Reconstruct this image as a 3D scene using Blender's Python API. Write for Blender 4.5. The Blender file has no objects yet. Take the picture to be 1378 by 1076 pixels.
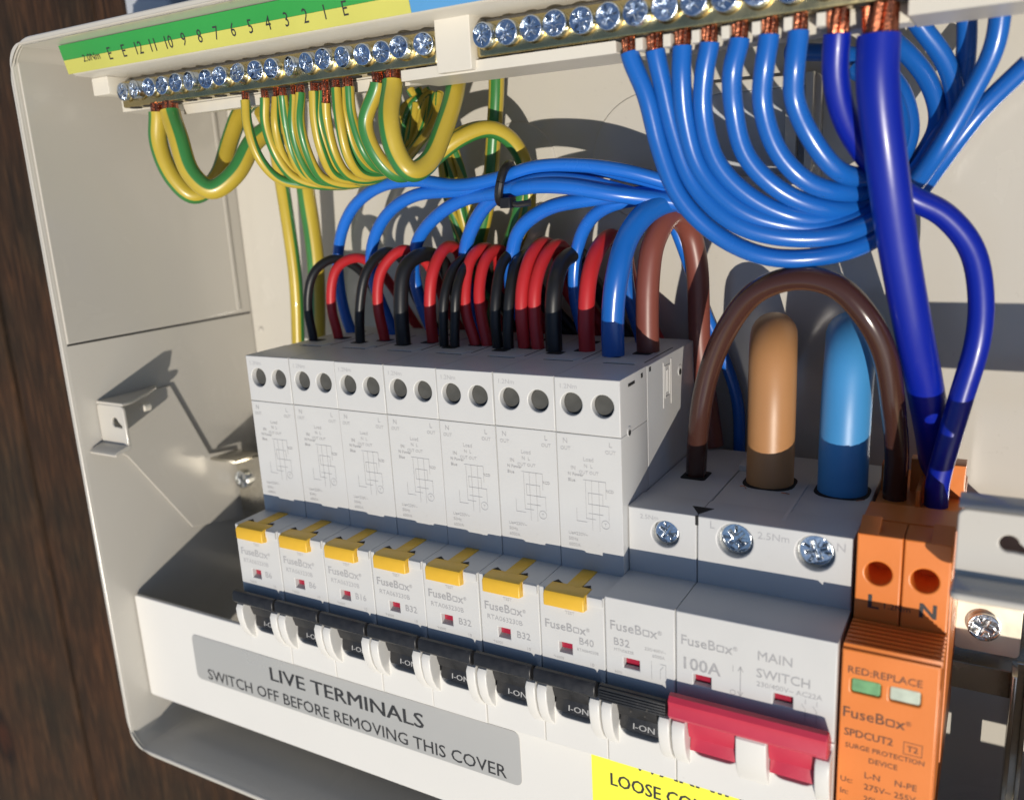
import bpy, math, random
from mathutils import Vector, Matrix, Euler
random.seed(7)
S = 0.001                      # everything below is written in millimetres
# board axes: X right along the box, F out of the box toward the viewer, Z up along the box
def V(X, F, Z): return Vector((X*S, -F*S, Z*S))
LEAN = math.radians(50)        # the open box lies back against the boards by this much
TILT = Matrix.Rotation(-LEAN, 4, 'X')

# ------------------------------------------------------------------ camera
scene = bpy.context.scene
cam_data = bpy.data.cameras.new('camera')
cam = bpy.data.objects.new('camera', cam_data)
scene.collection.objects.link(cam)
scene.camera = cam
cam_data.sensor_width = 36.0
cam_data.lens = 1159.913/1378*36
cam_data.clip_start = 0.01
cam_data.clip_end = 50
cam_data.dof.use_dof = True
cam_data.dof.focus_distance = 0.235
cam_data.dof.aperture_fstop = 13
R = Matrix(((0.86807721, -0.07452814, 0.49080292), (0.49368644, 0.23338677, -0.83773762), (-0.05211188, 0.96952368, 0.23939127)))
cam.matrix_world = TILT @ (Matrix.Translation(V(205.564, 187.584, 53.382)) @ R.to_4x4())
# ------------------------------------------------------------------ world and sun
ray = (TILT.to_3x3() @ Vector((-0.47, 1.0, 0.38))).normalized()       # the way the sunlight travels
elev = math.asin(-ray.z)
az = math.atan2(-ray.x, -ray.y)                                          # from +Y towards +X
world = bpy.data.worlds.new('World'); scene.world = world; world.use_nodes = True
nt = world.node_tree; nt.nodes.clear()
sky = nt.nodes.new('ShaderNodeTexSky'); sky.sky_type = 'NISHITA'; sky.sun_disc = False
sky.sun_elevation = elev; sky.sun_rotation = az; sky.air_density = 1.0; sky.dust_density = 0.6; sky.ozone_density = 3.0
bg = nt.nodes.new('ShaderNodeBackground'); bg.inputs[1].default_value = 0.092
wo = nt.nodes.new('ShaderNodeOutputWorld')
nt.links.new(sky.outputs[0], bg.inputs[0]); nt.links.new(bg.outputs[0], wo.inputs[0])
sd = bpy.data.lights.new('sun', 'SUN'); sd.energy = 3.8; sd.angle = math.radians(0.5); sd.color = (1.0, 0.92, 0.80)
sun = bpy.data.objects.new('sun', sd); scene.collection.objects.link(sun)
sun.rotation_mode = 'QUATERNION'; sun.rotation_quaternion = ray.to_track_quat('-Z', 'Y')
scene.view_settings.view_transform = 'Standard'; scene.view_settings.look = 'None'
scene.view_settings.exposure = 0.0; scene.view_settings.gamma = 1.0

# ------------------------------------------------------------------ materials
def base_mat(name):
    m = bpy.data.materials.new(name); m.use_nodes = True
    t = m.node_tree; b = t.nodes['Principled BSDF']
    return m, t, b
def node(t, kind, **kw):
    n = t.nodes.new(kind)
    for k, v in kw.items(): setattr(n, k, v)
    return n
def plain(name, col, rough=0.4, metal=0.0, var=0.06, vscale=60, bump=0.02, bscale=900, spec=0.5, coat=0.0, dust=0.0, rvar=0.12):
    m, t, b = base_mat(name)
    tc = node(t, 'ShaderNodeTexCoord')
    n1 = node(t, 'ShaderNodeTexNoise'); n1.inputs['Scale'].default_value = vscale; n1.inputs['Detail'].default_value = 5
    t.links.new(tc.outputs['Object'], n1.inputs['Vector'])
    cr = node(t, 'ShaderNodeValToRGB')
    cr.color_ramp.elements[0].position = .25; cr.color_ramp.elements[1].position = .75
    cr.color_ramp.elements[0].color = (*[c*(1-var) for c in col], 1); cr.color_ramp.elements[1].color = (*[min(1, c*(1+var)) for c in col], 1)
    t.links.new(n1.outputs[0], cr.inputs[0])
    out = cr.outputs[0]
    if dust:
        n3 = node(t, 'ShaderNodeTexNoise'); n3.inputs['Scale'].default_value = 700; n3.inputs['Detail'].default_value = 3
        t.links.new(tc.outputs['Object'], n3.inputs['Vector'])
        r3 = node(t, 'ShaderNodeValToRGB'); r3.color_ramp.elements[0].position = .68; r3.color_ramp.elements[1].position = .76
        r3.color_ramp.elements[0].color = (0, 0, 0, 1); r3.color_ramp.elements[1].color = (dust, dust, dust, 1)
        t.links.new(n3.outputs[0], r3.inputs[0])
        mx = node(t, 'ShaderNodeMixRGB'); mx.inputs[2].default_value = (.3, .27, .22, 1)
        t.links.new(r3.outputs[0], mx.inputs[0]); t.links.new(out, mx.inputs[1]); out = mx.outputs[0]
    t.links.new(out, b.inputs['Base Color'])
    n2 = node(t, 'ShaderNodeTexNoise'); n2.inputs['Scale'].default_value = bscale; n2.inputs['Detail'].default_value = 3
    t.links.new(tc.outputs['Object'], n2.inputs['Vector'])
    bp = node(t, 'ShaderNodeBump'); bp.inputs['Strength'].default_value = bump*4; bp.inputs['Distance'].default_value = 0.0001
    t.links.new(n2.outputs[0], bp.inputs['Height']); t.links.new(bp.outputs[0], b.inputs['Normal'])
    mr = node(t, 'ShaderNodeMapRange'); mr.inputs[3].default_value = max(.03, rough-rvar); mr.inputs[4].default_value = min(1, rough+rvar)
    t.links.new(n1.outputs[0], mr.inputs[0]); t.links.new(mr.outputs[0], b.inputs['Roughness'])
    if coat and rough < .25:
        sm = node(t, 'ShaderNodeTexNoise'); sm.inputs['Scale'].default_value = 28; sm.inputs['Detail'].default_value = 7; sm.inputs['Distortion'].default_value = 1.5
        t.links.new(tc.outputs['Object'], sm.inputs['Vector'])
        r4 = node(t, 'ShaderNodeMapRange'); r4.inputs[1].default_value = .4; r4.inputs[2].default_value = .7; r4.inputs[3].default_value = .06; r4.inputs[4].default_value = .34
        t.links.new(sm.outputs[0], r4.inputs[0]); t.links.new(r4.outputs[0], b.inputs['Coat Roughness'])
    b.inputs['Metallic'].default_value = metal; b.inputs['Specular IOR Level'].default_value = spec
    b.inputs['Coat Weight'].default_value = coat; b.inputs['Coat Roughness'].default_value = .10 if not (coat and rough < .25) else .2
    return m
MT = {}
MT['box'] = plain('white_painted_steel', (.52, .495, .445), .20, var=.03, vscale=15, bump=.02, bscale=260, dust=.12, coat=.3, rvar=.08)
MT['boxback'] = plain('white_painted_steel_back', (.54, .515, .46), .16, var=.03, vscale=12, bump=.012, bscale=200, dust=.12, coat=.5, rvar=.06, spec=.7)
MT['device'] = plain('pale_grey_plastic', (.56, .56, .55), .42, var=.02, vscale=80, bump=.035, bscale=1600, dust=.08)
MT['cover'] = plain('white_cover_plastic', (.68, .67, .64), .36, var=.02, vscale=20, bump=.03, bscale=1200, dust=.12)
MT['core'] = plain('grey_device_body', (.50, .49, .47), .5, var=.04, vscale=60, bump=.04, bscale=1400)
MT['holder'] = plain('cream_plastic', (.62, .59, .52), .4, var=.03, vscale=60, bump=.02)
MT['yellow'] = plain('yellow_plastic', (.74, .44, .035), .35, var=.05, vscale=200, bump=.04)
MT['toggle'] = plain('black_plastic', (.018, .018, .02), .42, var=.3, vscale=400, bump=.12, bscale=1500, dust=.35)
MT['redtoggle'] = plain('red_plastic', (.50, .035, .07), .34, var=.06, vscale=150, bump=.06, dust=.05)
MT['flag'] = plain('red_flag', (.32, .008, .03), .35)
MT['orange'] = plain('orange_plastic', (.72, .205, .035), .38, var=.04, vscale=70, bump=.05, bscale=1300, dust=.06)
MT['dark'] = plain('recess_shade', (.012, .012, .012), .8, var=.1)  # near-black colour standing in for shade inside wells, holes and notches
MT['print'] = plain('grey_print', (.34, .34, .35), .5, var=.15, vscale=900, bump=0)
MT['printfaint'] = plain('faint_grey_print', (.39, .39, .40), .5, var=.12, vscale=900, bump=0)
MT['printblack'] = plain('black_print', (.03, .03, .032), .5, var=.2, bump=0)
MT['printbrown'] = plain('dark_print_on_orange', (.12, .05, .025), .5, var=.2, vscale=900, bump=0)
MT['printwhite'] = plain('white_print', (.38, .38, .38), .5, var=.05, bump=0)
MT['silver'] = plain('silver_label', (.52, .505, .48), .30, metal=.35, var=.03, vscale=20, bump=.02)
MT['sticker'] = plain('yellow_sticker', (.86, .84, .06), .45, var=.03, vscale=40, bump=.02)
MT['greenband'] = plain('green_band', (.03, .28, .055), .42, var=.04)
MT['yellowband'] = plain('yellow_band', (.52, .51, .11), .42, var=.04)
MT['blueband'] = plain('blue_band', (.10, .32, .62), .42, var=.04)
MT['brass'] = plain('brass', (.52, .43, .22), .26, metal=1, var=.12, vscale=120, bump=.15, bscale=700)
MT['zinc'] = plain('zinc_plated_screw', (.62, .70, .82), .22, metal=1, var=.12, vscale=500, bump=.35, bscale=1200)
MT['chrome'] = plain('bright_screw', (.72, .75, .77), .16, metal=1, var=.1, vscale=500, bump=.3, bscale=900)
MT['dullscrew'] = plain('dull_screw', (.075, .075, .07), .8, metal=.0, spec=.15, var=.2, vscale=300)
MT['orangeshade'] = plain('orange_hole_shade', (.14, .02, .008), .4)  # orange plastic darkened to paint in the shade of the terminal holes
MT['steel'] = plain('galvanised_steel', (.56, .53, .46), .24, metal=1, var=.15, vscale=60, bump=.1, bscale=500)
MT['brightsteel'] = plain('bright_zinc_plate', (.80, .74, .60), .38, metal=.55, var=.08, vscale=90, bump=.08, bscale=300)
MT['copper'] = plain('copper', (.46, .16, .085), .28, metal=1, var=.3, vscale=900, bump=.3, bscale=2500)
MT['green_window'] = plain('green_indicator', (.17, .36, .17), .12, var=.25, vscale=300)
MT['pale_window'] = plain('pale_indicator', (.50, .56, .46), .12, var=.25, vscale=300)
MT['tie'] = plain('black_nylon', (.012, .012, .013), .35, bump=.05)
MT['trunk'] = plain('grey_white_pvc', (.45, .47, .5), .5)
def pvc(name, col, rough=.27, var=.07, coat=.15):
    return plain(name, col, rough, var=var, vscale=45, bump=.035, bscale=500, coat=coat, dust=.03, rvar=.07)
MT['blue'] = pvc('blue_insulation', (.009, .11, .44))
MT['bluel'] = pvc('bright_blue_insulation', (.013, .135, .56))
MT['navy'] = pvc('dark_blue_insulation', (.002, .014, .30), .33, coat=.05)
MT['tailblue'] = pvc('light_blue_sheath', (.055, .27, .58), .42, coat=0)
MT['tan'] = pvc('tan_sheath', (.44, .215, .085), .42, coat=0)
MT['brown'] = pvc('reddish_brown_insulation', (.19, .055, .040), .4, coat=0)
MT['brownd'] = pvc('brown_insulation', (.052, .020, .014), .2)
MT['red'] = pvc('red_insulation', (.48, .022, .026), .42, coat=0)
MT['black'] = pvc('black_insulation', (.010, .010, .011), .4, coat=0)
def striped():
    m, t, b = base_mat('green_yellow_insulation')
    uv = node(t, 'ShaderNodeUVMap'); sp = node(t, 'ShaderNodeSeparateXYZ')
    t.links.new(uv.outputs[0], sp.inputs[0])
    r = node(t, 'ShaderNodeValToRGB'); r.color_ramp.interpolation = 'LINEAR'
    e = r.color_ramp.elements
    Y = (.52, .39, .045, 1); G = (.04, .205, .05, 1)
    e[0].position = 0; e[0].color = Y; e[1].position = .275; e[1].color = Y
    for p, c in ((.295, G), (.485, G), (.505, Y), (.775, Y), (.795, G), (.98, G), (1, Y)):
        q = e.new(p); q.color = c
    t.links.new(sp.outputs[0], r.inputs[0])
    tc = node(t, 'ShaderNodeTexCoord'); n1 = node(t, 'ShaderNodeTexNoise'); n1.inputs['Scale'].default_value = 80; n1.inputs['Detail'].default_value = 4
    t.links.new(tc.outputs['Object'], n1.inputs['Vector'])
    mx = node(t, 'ShaderNodeMixRGB'); mx.blend_type = 'MULTIPLY'; mx.inputs[0].default_value = .25
    t.links.new(r.outputs[0], mx.inputs[1]); t.links.new(n1.outputs[0], mx.inputs[2])
    t.links.new(mx.outputs[0], b.inputs['Base Color']); b.inputs['Roughness'].default_value = .33
    b.inputs['Coat Weight'].default_value = .1
    return m
MT['gy'] = striped()
def wood():
    m, t, b = base_mat('dark_stained_wood')
    tc = node(t, 'ShaderNodeTexCoord')
    mp = node(t, 'ShaderNodeMapping'); mp.inputs['Scale'].default_value = (1, 1, .07)
    t.links.new(tc.outputs['Object'], mp.inputs[0])
    n0 = node(t, 'ShaderNodeTexNoise'); n0.inputs['Scale'].default_value = 18; n0.inputs['Detail'].default_value = 3
    t.links.new(tc.outputs['Object'], n0.inputs['Vector'])
    wv = node(t, 'ShaderNodeTexNoise'); wv.inputs['Scale'].default_value = 420; wv.inputs['Detail'].default_value = 10; wv.inputs['Distortion'].default_value = .6
    wv.inputs['Roughness'].default_value = .65
    t.links.new(mp.outputs[0], wv.inputs['Vector'])
    r1 = node(t, 'ShaderNodeValToRGB'); e = r1.color_ramp.elements
    e[0].position = .30; e[0].color = (.014, .009, .005, 1); e[1].position = .72; e[1].color = (.105, .058, .027, 1)
    q = e.new(.5); q.color = (.036, .021, .011, 1)
    t.links.new(wv.outputs[0], r1.inputs[0])
    r2 = node(t, 'ShaderNodeValToRGB'); e = r2.color_ramp.elements
    e[0].position = .35; e[0].color = (.55, .6, .62, 1); e[1].position = .68; e[1].color = (1.35, .95, .75, 1)
    t.links.new(n0.outputs[0], r2.inputs[0])
    mx = node(t, 'ShaderNodeMixRGB'); mx.blend_type = 'MULTIPLY'; mx.inputs[0].default_value = .8
    t.links.new(r1.outputs[0], mx.inputs[1]); t.links.new(r2.outputs[0], mx.inputs[2])
    # knots
    vo = node(t, 'ShaderNodeTexVoronoi'); vo.inputs['Scale'].default_value = 9
    mk = node(t, 'ShaderNodeMapping'); mk.inputs['Scale'].default_value = (1, 1, .62); mk.inputs['Location'].default_value = (.031, 0, .012)
    t.links.new(tc.outputs['Object'], mk.inputs[0]); t.links.new(mk.outputs[0], vo.inputs['Vector'])
    rk = node(t, 'ShaderNodeValToRGB'); e = rk.color_ramp.elements
    e[0].position = .03; e[0].color = (1.3, .8, .6, 1); e[1].position = .16; e[1].color = (1, 1, 1, 1); q = e.new(.11); q.color = (.3, .26, .25, 1)
    t.links.new(vo.outputs['Distance'], rk.inputs[0])
    m2 = node(t, 'ShaderNodeMixRGB'); m2.blend_type = 'MULTIPLY'; m2.inputs[0].default_value = 1
    t.links.new(mx.outputs[0], m2.inputs[1]); t.links.new(rk.outputs[0], m2.inputs[2])
    t.links.new(m2.outputs[0], b.inputs['Base Color']); b.inputs['Roughness'].default_value = .75
    b.inputs['Specular IOR Level'].default_value = .25
    bp = node(t, 'ShaderNodeBump'); bp.inputs['Strength'].default_value = 1; bp.inputs['Distance'].default_value = .0018
    t.links.new(wv.outputs[0], bp.inputs['Height']); t.links.new(bp.outputs[0], b.inputs['Normal'])
    return m
MT['wood'] = wood()

# ------------------------------------------------------------------ geometry helpers (mm, board axes)
class G:
    def __init__(s): s.v = []; s.f = []; s.uv = {}
    def add(s, verts, faces, uvs=None):
        n = len(s.v); s.v += verts
        for i, f in enumerate(faces):
            s.f.append([n+k for k in f])
            if uvs: s.uv[len(s.f)-1] = uvs[i]
        return s
def bl(X, F, Z): return Vector((X, -F, Z))
def curve_mesh(c):
    o = bpy.data.objects.new('tmp', c); me = bpy.data.meshes.new_from_object(o)
    v = [x.co.copy() for x in me.vertices]; f = [list(p.vertices) for p in me.polygons]
    bpy.data.objects.remove(o); bpy.data.curves.remove(c); bpy.data.meshes.remove(me)
    return v, f
def prism(g, outer, axis, a, b, holes=(), bev=.25, res=1):
    c = bpy.data.curves.new('tmp', 'CURVE'); c.dimensions = '2D'; c.fill_mode = 'BOTH'
    th = abs(b-a); bev = min(bev, th*.45)
    c.extrude = th/2-bev; c.bevel_depth = bev; c.bevel_resolution = res; c.offset = -bev
    for lp in [outer, *holes]:
        s = c.splines.new('POLY'); s.points.add(len(lp)-1)
        for i, p in enumerate(lp): s.points[i].co = (p[0], p[1], 0, 1)
        s.use_cyclic_u = True
    v, f = curve_mesh(c); mid = (a+b)/2
    if axis == 'F': v = [Vector((p.x, -(mid+p.z), p.y)) for p in v]
    elif axis == 'X': v = [Vector((mid-p.z, -p.x, p.y)) for p in v]
    else: v = [Vector((p.x, -p.y, mid-p.z)) for p in v]
    return g.add(v, f)
def rect(a, b, c, d): return [(a, c), (b, c), (b, d), (a, d)]
def circ(x, y, r, n=28): return [(x+r*math.cos(2*math.pi*i/n), y+r*math.sin(2*math.pi*i/n)) for i in range(n)]
def rrect(a, b, c, d, r, n=7):
    o = []
    for cx, cy, s in ((b-r, c+r, -90), (b-r, d-r, 0), (a+r, d-r, 90), (a+r, c+r, 180)):
        for i in range(n+1):
            t = math.radians(s+90*i/n); o.append((cx+r*math.cos(t), cy+r*math.sin(t)))
    return o
def box(g, x0, x1, f0, f1, z0, z1, bev=.2): return prism(g, rect(x0, x1, z0, z1), 'F', f0, f1, bev=bev)
def lathe(g, prof, origin, n=24, axis='F'):
    vs = []; fs = []
    for i in range(n):
        t = 2*math.pi*i/n
        for r, h in prof:
            if axis == 'F': vs.append(bl(origin[0]+r*math.cos(t), origin[1]+h, origin[2]+r*math.sin(t)))
            else: vs.append(bl(origin[0]+r*math.cos(t), origin[1]-r*math.sin(t), origin[2]+h))
    m = len(prof)
    for i in range(n):
        j = (i+1) % n
        for k in range(m-1): fs.append([i*m+k, j*m+k, j*m+k+1, i*m+k+1])
    if prof[-1][0] > 1e-6: fs.append([i*m+m-1 for i in range(n)])
    return g.add(vs, fs)
def text(g, s, x, z, size, F, align='LEFT', bold=0.0, xs=1.0, shear=0.0, tilt=0.0):
    if bold:
        for i, dx in enumerate((-bold, bold)):
            text(g, s, x+dx, z, size, (lambda zz, i=i: (F(zz) if callable(F) else F)+.012*(i+1)), align, 0, xs)
    c = bpy.data.curves.new('tmp', 'FONT'); c.body = s; c.size = size; c.align_x = align; c.resolution_u = 2
    c.shear = shear
    v, f = curve_mesh(c)
    ff = F if callable(F) else (lambda zz: F)
    ca, sa = math.cos(tilt), math.sin(tilt)
    v = [Vector((x+p.x*xs*ca-p.y*sa, 0, z+p.y*ca+p.x*xs*sa)) for p in v]
    for p in v: p.y = -ff(p.z)
    return g.add(v, f)
def stroke(g, pts, w, F):
    for (x0, z0), (x1, z1) in zip(pts, pts[1:]):
        d = Vector((x1-x0, z1-z0)); L = d.length or 1; n = Vector((-d.y, d.x))/L*w/2; e = d/L*w/2
        a = Vector((x0, z0))-e; b = Vector((x1, z1))+e
        q = [a-n, b-n, b+n, a+n]
        g.add([bl(p.x, F, p.y) for p in q], [[0, 1, 2, 3]])
    return g
def ring2d(g, x, z, r, w, F, n=20):
    vs = [bl(x+rr*math.cos(2*math.pi*i/n), F, z+rr*math.sin(2*math.pi*i/n)) for i in range(n) for rr in (r-w/2, r+w/2)]
    return g.add(vs, [[2*i, 2*i+1, (2*i+3) % (2*n), (2*i+2) % (2*n)] for i in range(n)])
def text_w(g, s, x0, x1, z, size, F, bold=0.0):
    c = bpy.data.curves.new('tmp', 'FONT'); c.body = s; c.size = size; v, f = curve_mesh(c)
    xs = (x1-x0)/max(p.x for p in v)
    return text(g, s, x0, z, size, F, bold=bold, xs=xs)
def wordmark(g, x, z, size, F, xs=1.0, bold=0.0):
    """the maker's word with its squared o"""
    c = bpy.data.curves.new('tmp', 'FONT'); c.body = 'FuseB'; c.size = size; v, f = curve_mesh(c)
    w = max(p.x for p in v)*xs
    text(g, 'FuseB', x, z, size, F, xs=xs, bold=bold)
    q = size*.50; t = size*.085; x0 = x+w+size*.07
    vs = []
    for (a, b) in rrect(x0, x0+q*xs, z, z+q, q*.18, 3): vs.append(bl(a, F, b))
    n = len(vs)
    for (a, b) in rrect(x0+t, x0+q*xs-t, z+t, z+q-t, q*.08, 3): vs.append(bl(a, F, b))
    g.add(vs, [[i, (i+1) % n, n+(i+1) % n, n+i] for i in range(n)])
    x1 = x0+q*xs+size*.05
    text(g, 'x', x1, z, size, F, xs=xs, bold=bold)
    text(g, '®', x1+size*.52*xs, z+size*.32, size*.42, F)
    return g
def catmull(pts, per=10):
    P = [Vector(p) for p in pts]
    P = [P[0]*2-P[1]]+P+[P[-1]*2-P[-2]]
    out = []
    for i in range(1, len(P)-2):
        p0, p1, p2, p3 = P[i-1:i+3]
        t0 = 0; t1 = t0+max(1e-4, (p1-p0).length)**.5; t2 = t1+max(1e-4, (p2-p1).length)**.5; t3 = t2+max(1e-4, (p3-p2).length)**.5
        for k in range(per):
            t = t1+(t2-t1)*k/per
            a1 = p0*((t1-t)/(t1-t0))+p1*((t-t0)/(t1-t0)); a2 = p1*((t2-t)/(t2-t1))+p2*((t-t1)/(t2-t1)); a3 = p2*((t3-t)/(t3-t2))+p3*((t-t2)/(t3-t2))
            b1 = a1*((t2-t)/(t2-t0))+a2*((t-t0)/(t2-t0)); b2 = a2*((t3-t)/(t3-t1))+a3*((t-t1)/(t3-t1))
            out.append(b1*((t2-t)/(t2-t1))+b2*((t-t1)/(t2-t1)))
    out.append(P[-2]); return out
def smooth_path(p, it=3):
    for _ in range(it):
        p = [p[0]]+[(p[i-1]+p[i]*2+p[i+1])/4 for i in range(1, len(p)-1)]+[p[-1]]
    return p
def tube(g, path, r, n=18, tw=0.0, ph=0.0, caps=True):
    m = len(path); T = [(path[min(i+1, m-1)]-path[max(i-1, 0)]).normalized() for i in range(m)]
    ref = Vector((1, 0, 0)) if abs(T[0].x) < .9 else Vector((0, 1, 0))
    N = (ref-T[0]*ref.dot(T[0])).normalized()
    vs = []; L = 0; Ls = []
    for i in range(m):
        if i:
            N = (N-T[i]*N.dot(T[i])).normalized(); L += (path[i]-path[i-1]).length
        Ls.append(L); B = T[i].cross(N)
        for k in range(n):
            a = 2*math.pi*k/n; vs.append(path[i]+(N*math.cos(a)+B*math.sin(a))*r)
    fs = []; us = []
    for i in range(m-1):
        for k in range(n):
            k2 = (k+1) % n; fs.append([i*n+k, i*n+k2, (i+1)*n+k2, (i+1)*n+k])
            u0 = k/n; u1 = (k+1)/n; o0 = ph+tw*Ls[i]/20; o1 = ph+tw*Ls[i+1]/20
            # keep each face inside one turn of the stripe
            s = math.floor(u0+o0+1e-6)
            us.append([(u0+o0-s, 0), (u1+o0-s, 0), (u1+o1-s, 1), (u0+o1-s, 1)])
    if caps:
        fs.append(list(range(n))[::-1]); us.append([(0, 0)]*n)
        fs.append([(m-1)*n+k for k in range(n)]); us.append([(0, 0)]*n)
    return g.add(vs, fs, us)

COL = scene.collection
ROOTS = []
def mesh_from(name, g, m, origin=(0, 0, 0), smooth=35):
    o = bl(*origin)
    me = bpy.data.meshes.new(name)
    me.from_pydata([((v-o)*S)[:] for v in g.v], [], g.f)
    if g.uv:
        lay = me.uv_layers.new(name='UVMap')
        for p in me.polygons:
            u = g.uv.get(p.index)
            if u:
                for k, li in enumerate(p.loop_indices): lay.data[li].uv = u[k]
    me.materials.append(MT[m] if isinstance(m, str) else m)
    me.polygons.foreach_set('use_smooth', [True]*len(me.polygons))
    me.set_sharp_from_angle(angle=math.radians(smooth)); me.update()
    return me
def part(name, g, m, parent, label=None, smooth=35):
    """one part, as a mesh under its thing; geometry given in board mm"""
    org = parent['_o'] if parent is not None and '_o' in parent else (0, 0, 0)
    me = mesh_from(name, g, m, org, smooth)
    ob = bpy.data.objects.new(name, me); COL.objects.link(ob); ob.parent = parent; ob['_o'] = org
    if label: ob['label'] = label
    return ob
def thing(name, label, cat, loc, group=None):
    o = bpy.data.objects.new(name, None); COL.objects.link(o); o.location = V(*loc); o.empty_display_size = .005
    o['label'] = label; o['category'] = cat; o['_o'] = tuple(float(x) for x in loc)
    if group: o['group'] = group
    ROOTS.append(o); return o
def single(name, g, m, label, cat, loc, group=None, smooth=35):
    me = mesh_from(name, g, m, loc, smooth)
    o = bpy.data.objects.new(name, me); COL.objects.link(o); o.location = V(*loc)
    o['label'] = label; o['category'] = cat
    if group: o['group'] = group
    ROOTS.append(o); return o
def copy_thing(src, dx, label):
    r = src.copy(); COL.objects.link(r); r.location = src.location+V(dx, 0, 0); r['label'] = label
    o = src['_o']; r['_o'] = (o[0]+dx, o[1], o[2])
    for ch in list(src.children):
        c = ch.copy(); COL.objects.link(c); c.parent = r
        for gch in list(ch.children):
            d = gch.copy(); COL.objects.link(d); d.parent = c
    ROOTS.append(r); return r

# screw heads: a domed disc with a combined cross and slot cut through its crown
def cross_outline(r, w, n=4, w2=.0, r2=0):
    pts = []
    for k in range(4):
        a = k*math.pi/2
        for (rr, off) in ((w*.75, -math.pi/4), (r, 0)):
            if off: pts.append((rr*math.cos(a+off), rr*math.sin(a+off)))
            else:
                pts.append((r*math.cos(a)+w/2*math.sin(a), r*math.sin(a)-w/2*math.cos(a)))
                pts.append((r*math.cos(a)-w/2*math.sin(a), r*math.sin(a)+w/2*math.cos(a)))
    return pts
def screw_geo(g, r, depth=1.4, rot=0.0):
    n0 = len(g.v)
    holes = [cross_outline(r*.62, r*.2)]
    for k in range(4):
        a = math.pi/4+k*math.pi/2; c, s = math.cos(a), math.sin(a)
        holes.append([(u*c-w*s, u*s+w*c) for u, w in ((r*.42, -r*.045), (r*.78, -r*.045), (r*.78, r*.045), (r*.42, r*.045))])
    prism(g, circ(0, 0, r, 30), 'F', -depth*.5, 0, holes=holes, bev=r*.07, res=2)
    lathe(g, [(r*.98, -depth-1.2), (r*.98, -depth*.55), (.001, -depth*.62)], (0, 0, 0), 24)
    ca, sa = math.cos(rot), math.sin(rot)
    for v in g.v[n0:]: v.x, v.z = v.x*ca-v.z*sa, v.x*sa+v.z*ca
    return g
SCREW = {}
def screw(parent, X, F, Z, r, m, rot=None, tilt=0.06, depth=1.4):
    key = (round(r, 2), m, depth)
    if key not in SCREW:
        sg = lathe(G(), [(r, -1.3), (r, -.15), (r*.93, 0), (r*.5, .02), (.001, .02)], (0, 0, 0), 24) if m == 'dullscrew' else screw_geo(G(), r, depth)
        SCREW[key] = mesh_from('screw', sg, m)
    o = bpy.data.objects.new('screw', SCREW[key]); COL.objects.link(o)
    o.parent = parent; po = parent['_o']
    o.location = V(X-po[0], F-po[1], Z-po[2])
    o.rotation_euler = Euler((random.uniform(-tilt, tilt), random.uniform(0, 6.28) if rot is None else rot, random.uniform(-tilt, tilt)), 'YXZ')
    return o

# ------------------------------------------------------------------ boards behind the box
fence = thing('wooden_fence', 'dark brown stained timber boards behind the white box', 'fence', (-150, -80, -420))
edges = [-520, -395, -262, -147, 0, 148, 300, 452]
for i, (a, b) in enumerate(zip(edges, edges[1:])):
    g = G(); prism(g, rrect(a+1.2, b-1.2, -98+(i % 2)*1.5, -73.5-(i % 3)*.8, 2.2, 3), 'Z', -520, 330, bev=.5)
    part('plank', g, 'wood', fence)
g = G(); prism(g, rrect(-111, -85, -73, -62, 2, 3), 'Z', -60, 300, bev=.3)
single('cable_trunking', g, 'trunk', 'grey white strip of trunking rising behind the top left of the box', 'trunking', (-98, -67, -60))

# ------------------------------------------------------------------ the box
enc = thing('consumer_unit_box', 'white painted metal box with rounded corners that holds all the breakers', 'electrical box', (100, -72, -144))
XL, XR, ZB, ZT = -69.6, 276, -144, 103.5
g = G(); prism(g, rrect(XL-1.4, XR+1.4, ZB-1.4, ZT+1.4, 12, 10), 'F', -71.5, 14.4, holes=[rrect(XL, XR, ZB, ZT, 6, 10)], bev=.35, res=2)
part('side_wall', g, 'box', enc)
g = G(); prism(g, rrect(XL-2.0, XR+2.0, ZB-2.0, ZT+2.0, 13, 12), 'F', 13.4, 15.2, holes=[rrect(XL-.1, XR+.1, ZB-.1, ZT+.1, 6.2, 12)], bev=.6, res=3)
part('rim', g, 'box', enc)
KN = [(62, 60, 14), (108, 60, 19)]
g = G(); prism(g, rrect(XL+.2, XR-.2, ZB+.2, ZT-.2, 10, 8), 'F', -71.4, -70, bev=.15)
part('back_panel', g, 'boxback', enc)
for x, z, r in KN:
    g = G(); prism(g, circ(x, z, r, 48), 'F', -70.6, -69.45, bev=.5, res=4); part('knockout', g, 'boxback', enc)
# plate let into the left wall, with its raised seam and upright ridge
g = G(); prism(g, [(13.2, 9.6), (13.2, 103.2), (-62.6, 103.2), (-62.6, 9.6)], 'X', -70.5, -69.0, bev=.3)
part('gland_plate', g, 'box', enc)
g = G(); prism(g, [(-63.4, 10), (-62, 10), (-62, 103.2), (-63.4, 103.2)], 'X', -70.5, -68.7, bev=.2)
part('ridge', g, 'box', enc)
g = G(); prism(g, [(13.3, 8.9), (13.3, 9.5), (-69, 8.5), (-69, 7.9)], 'X', -69.8, -69.35, bev=.05)
part('seam', g, 'dark', enc)
g = G(); lathe(g, [(1.2, 0), (1.2, .5), (.6, .8), (.001, .85)], (-65, -70, 1), 14); part('rivet', g, 'box', enc)
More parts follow.
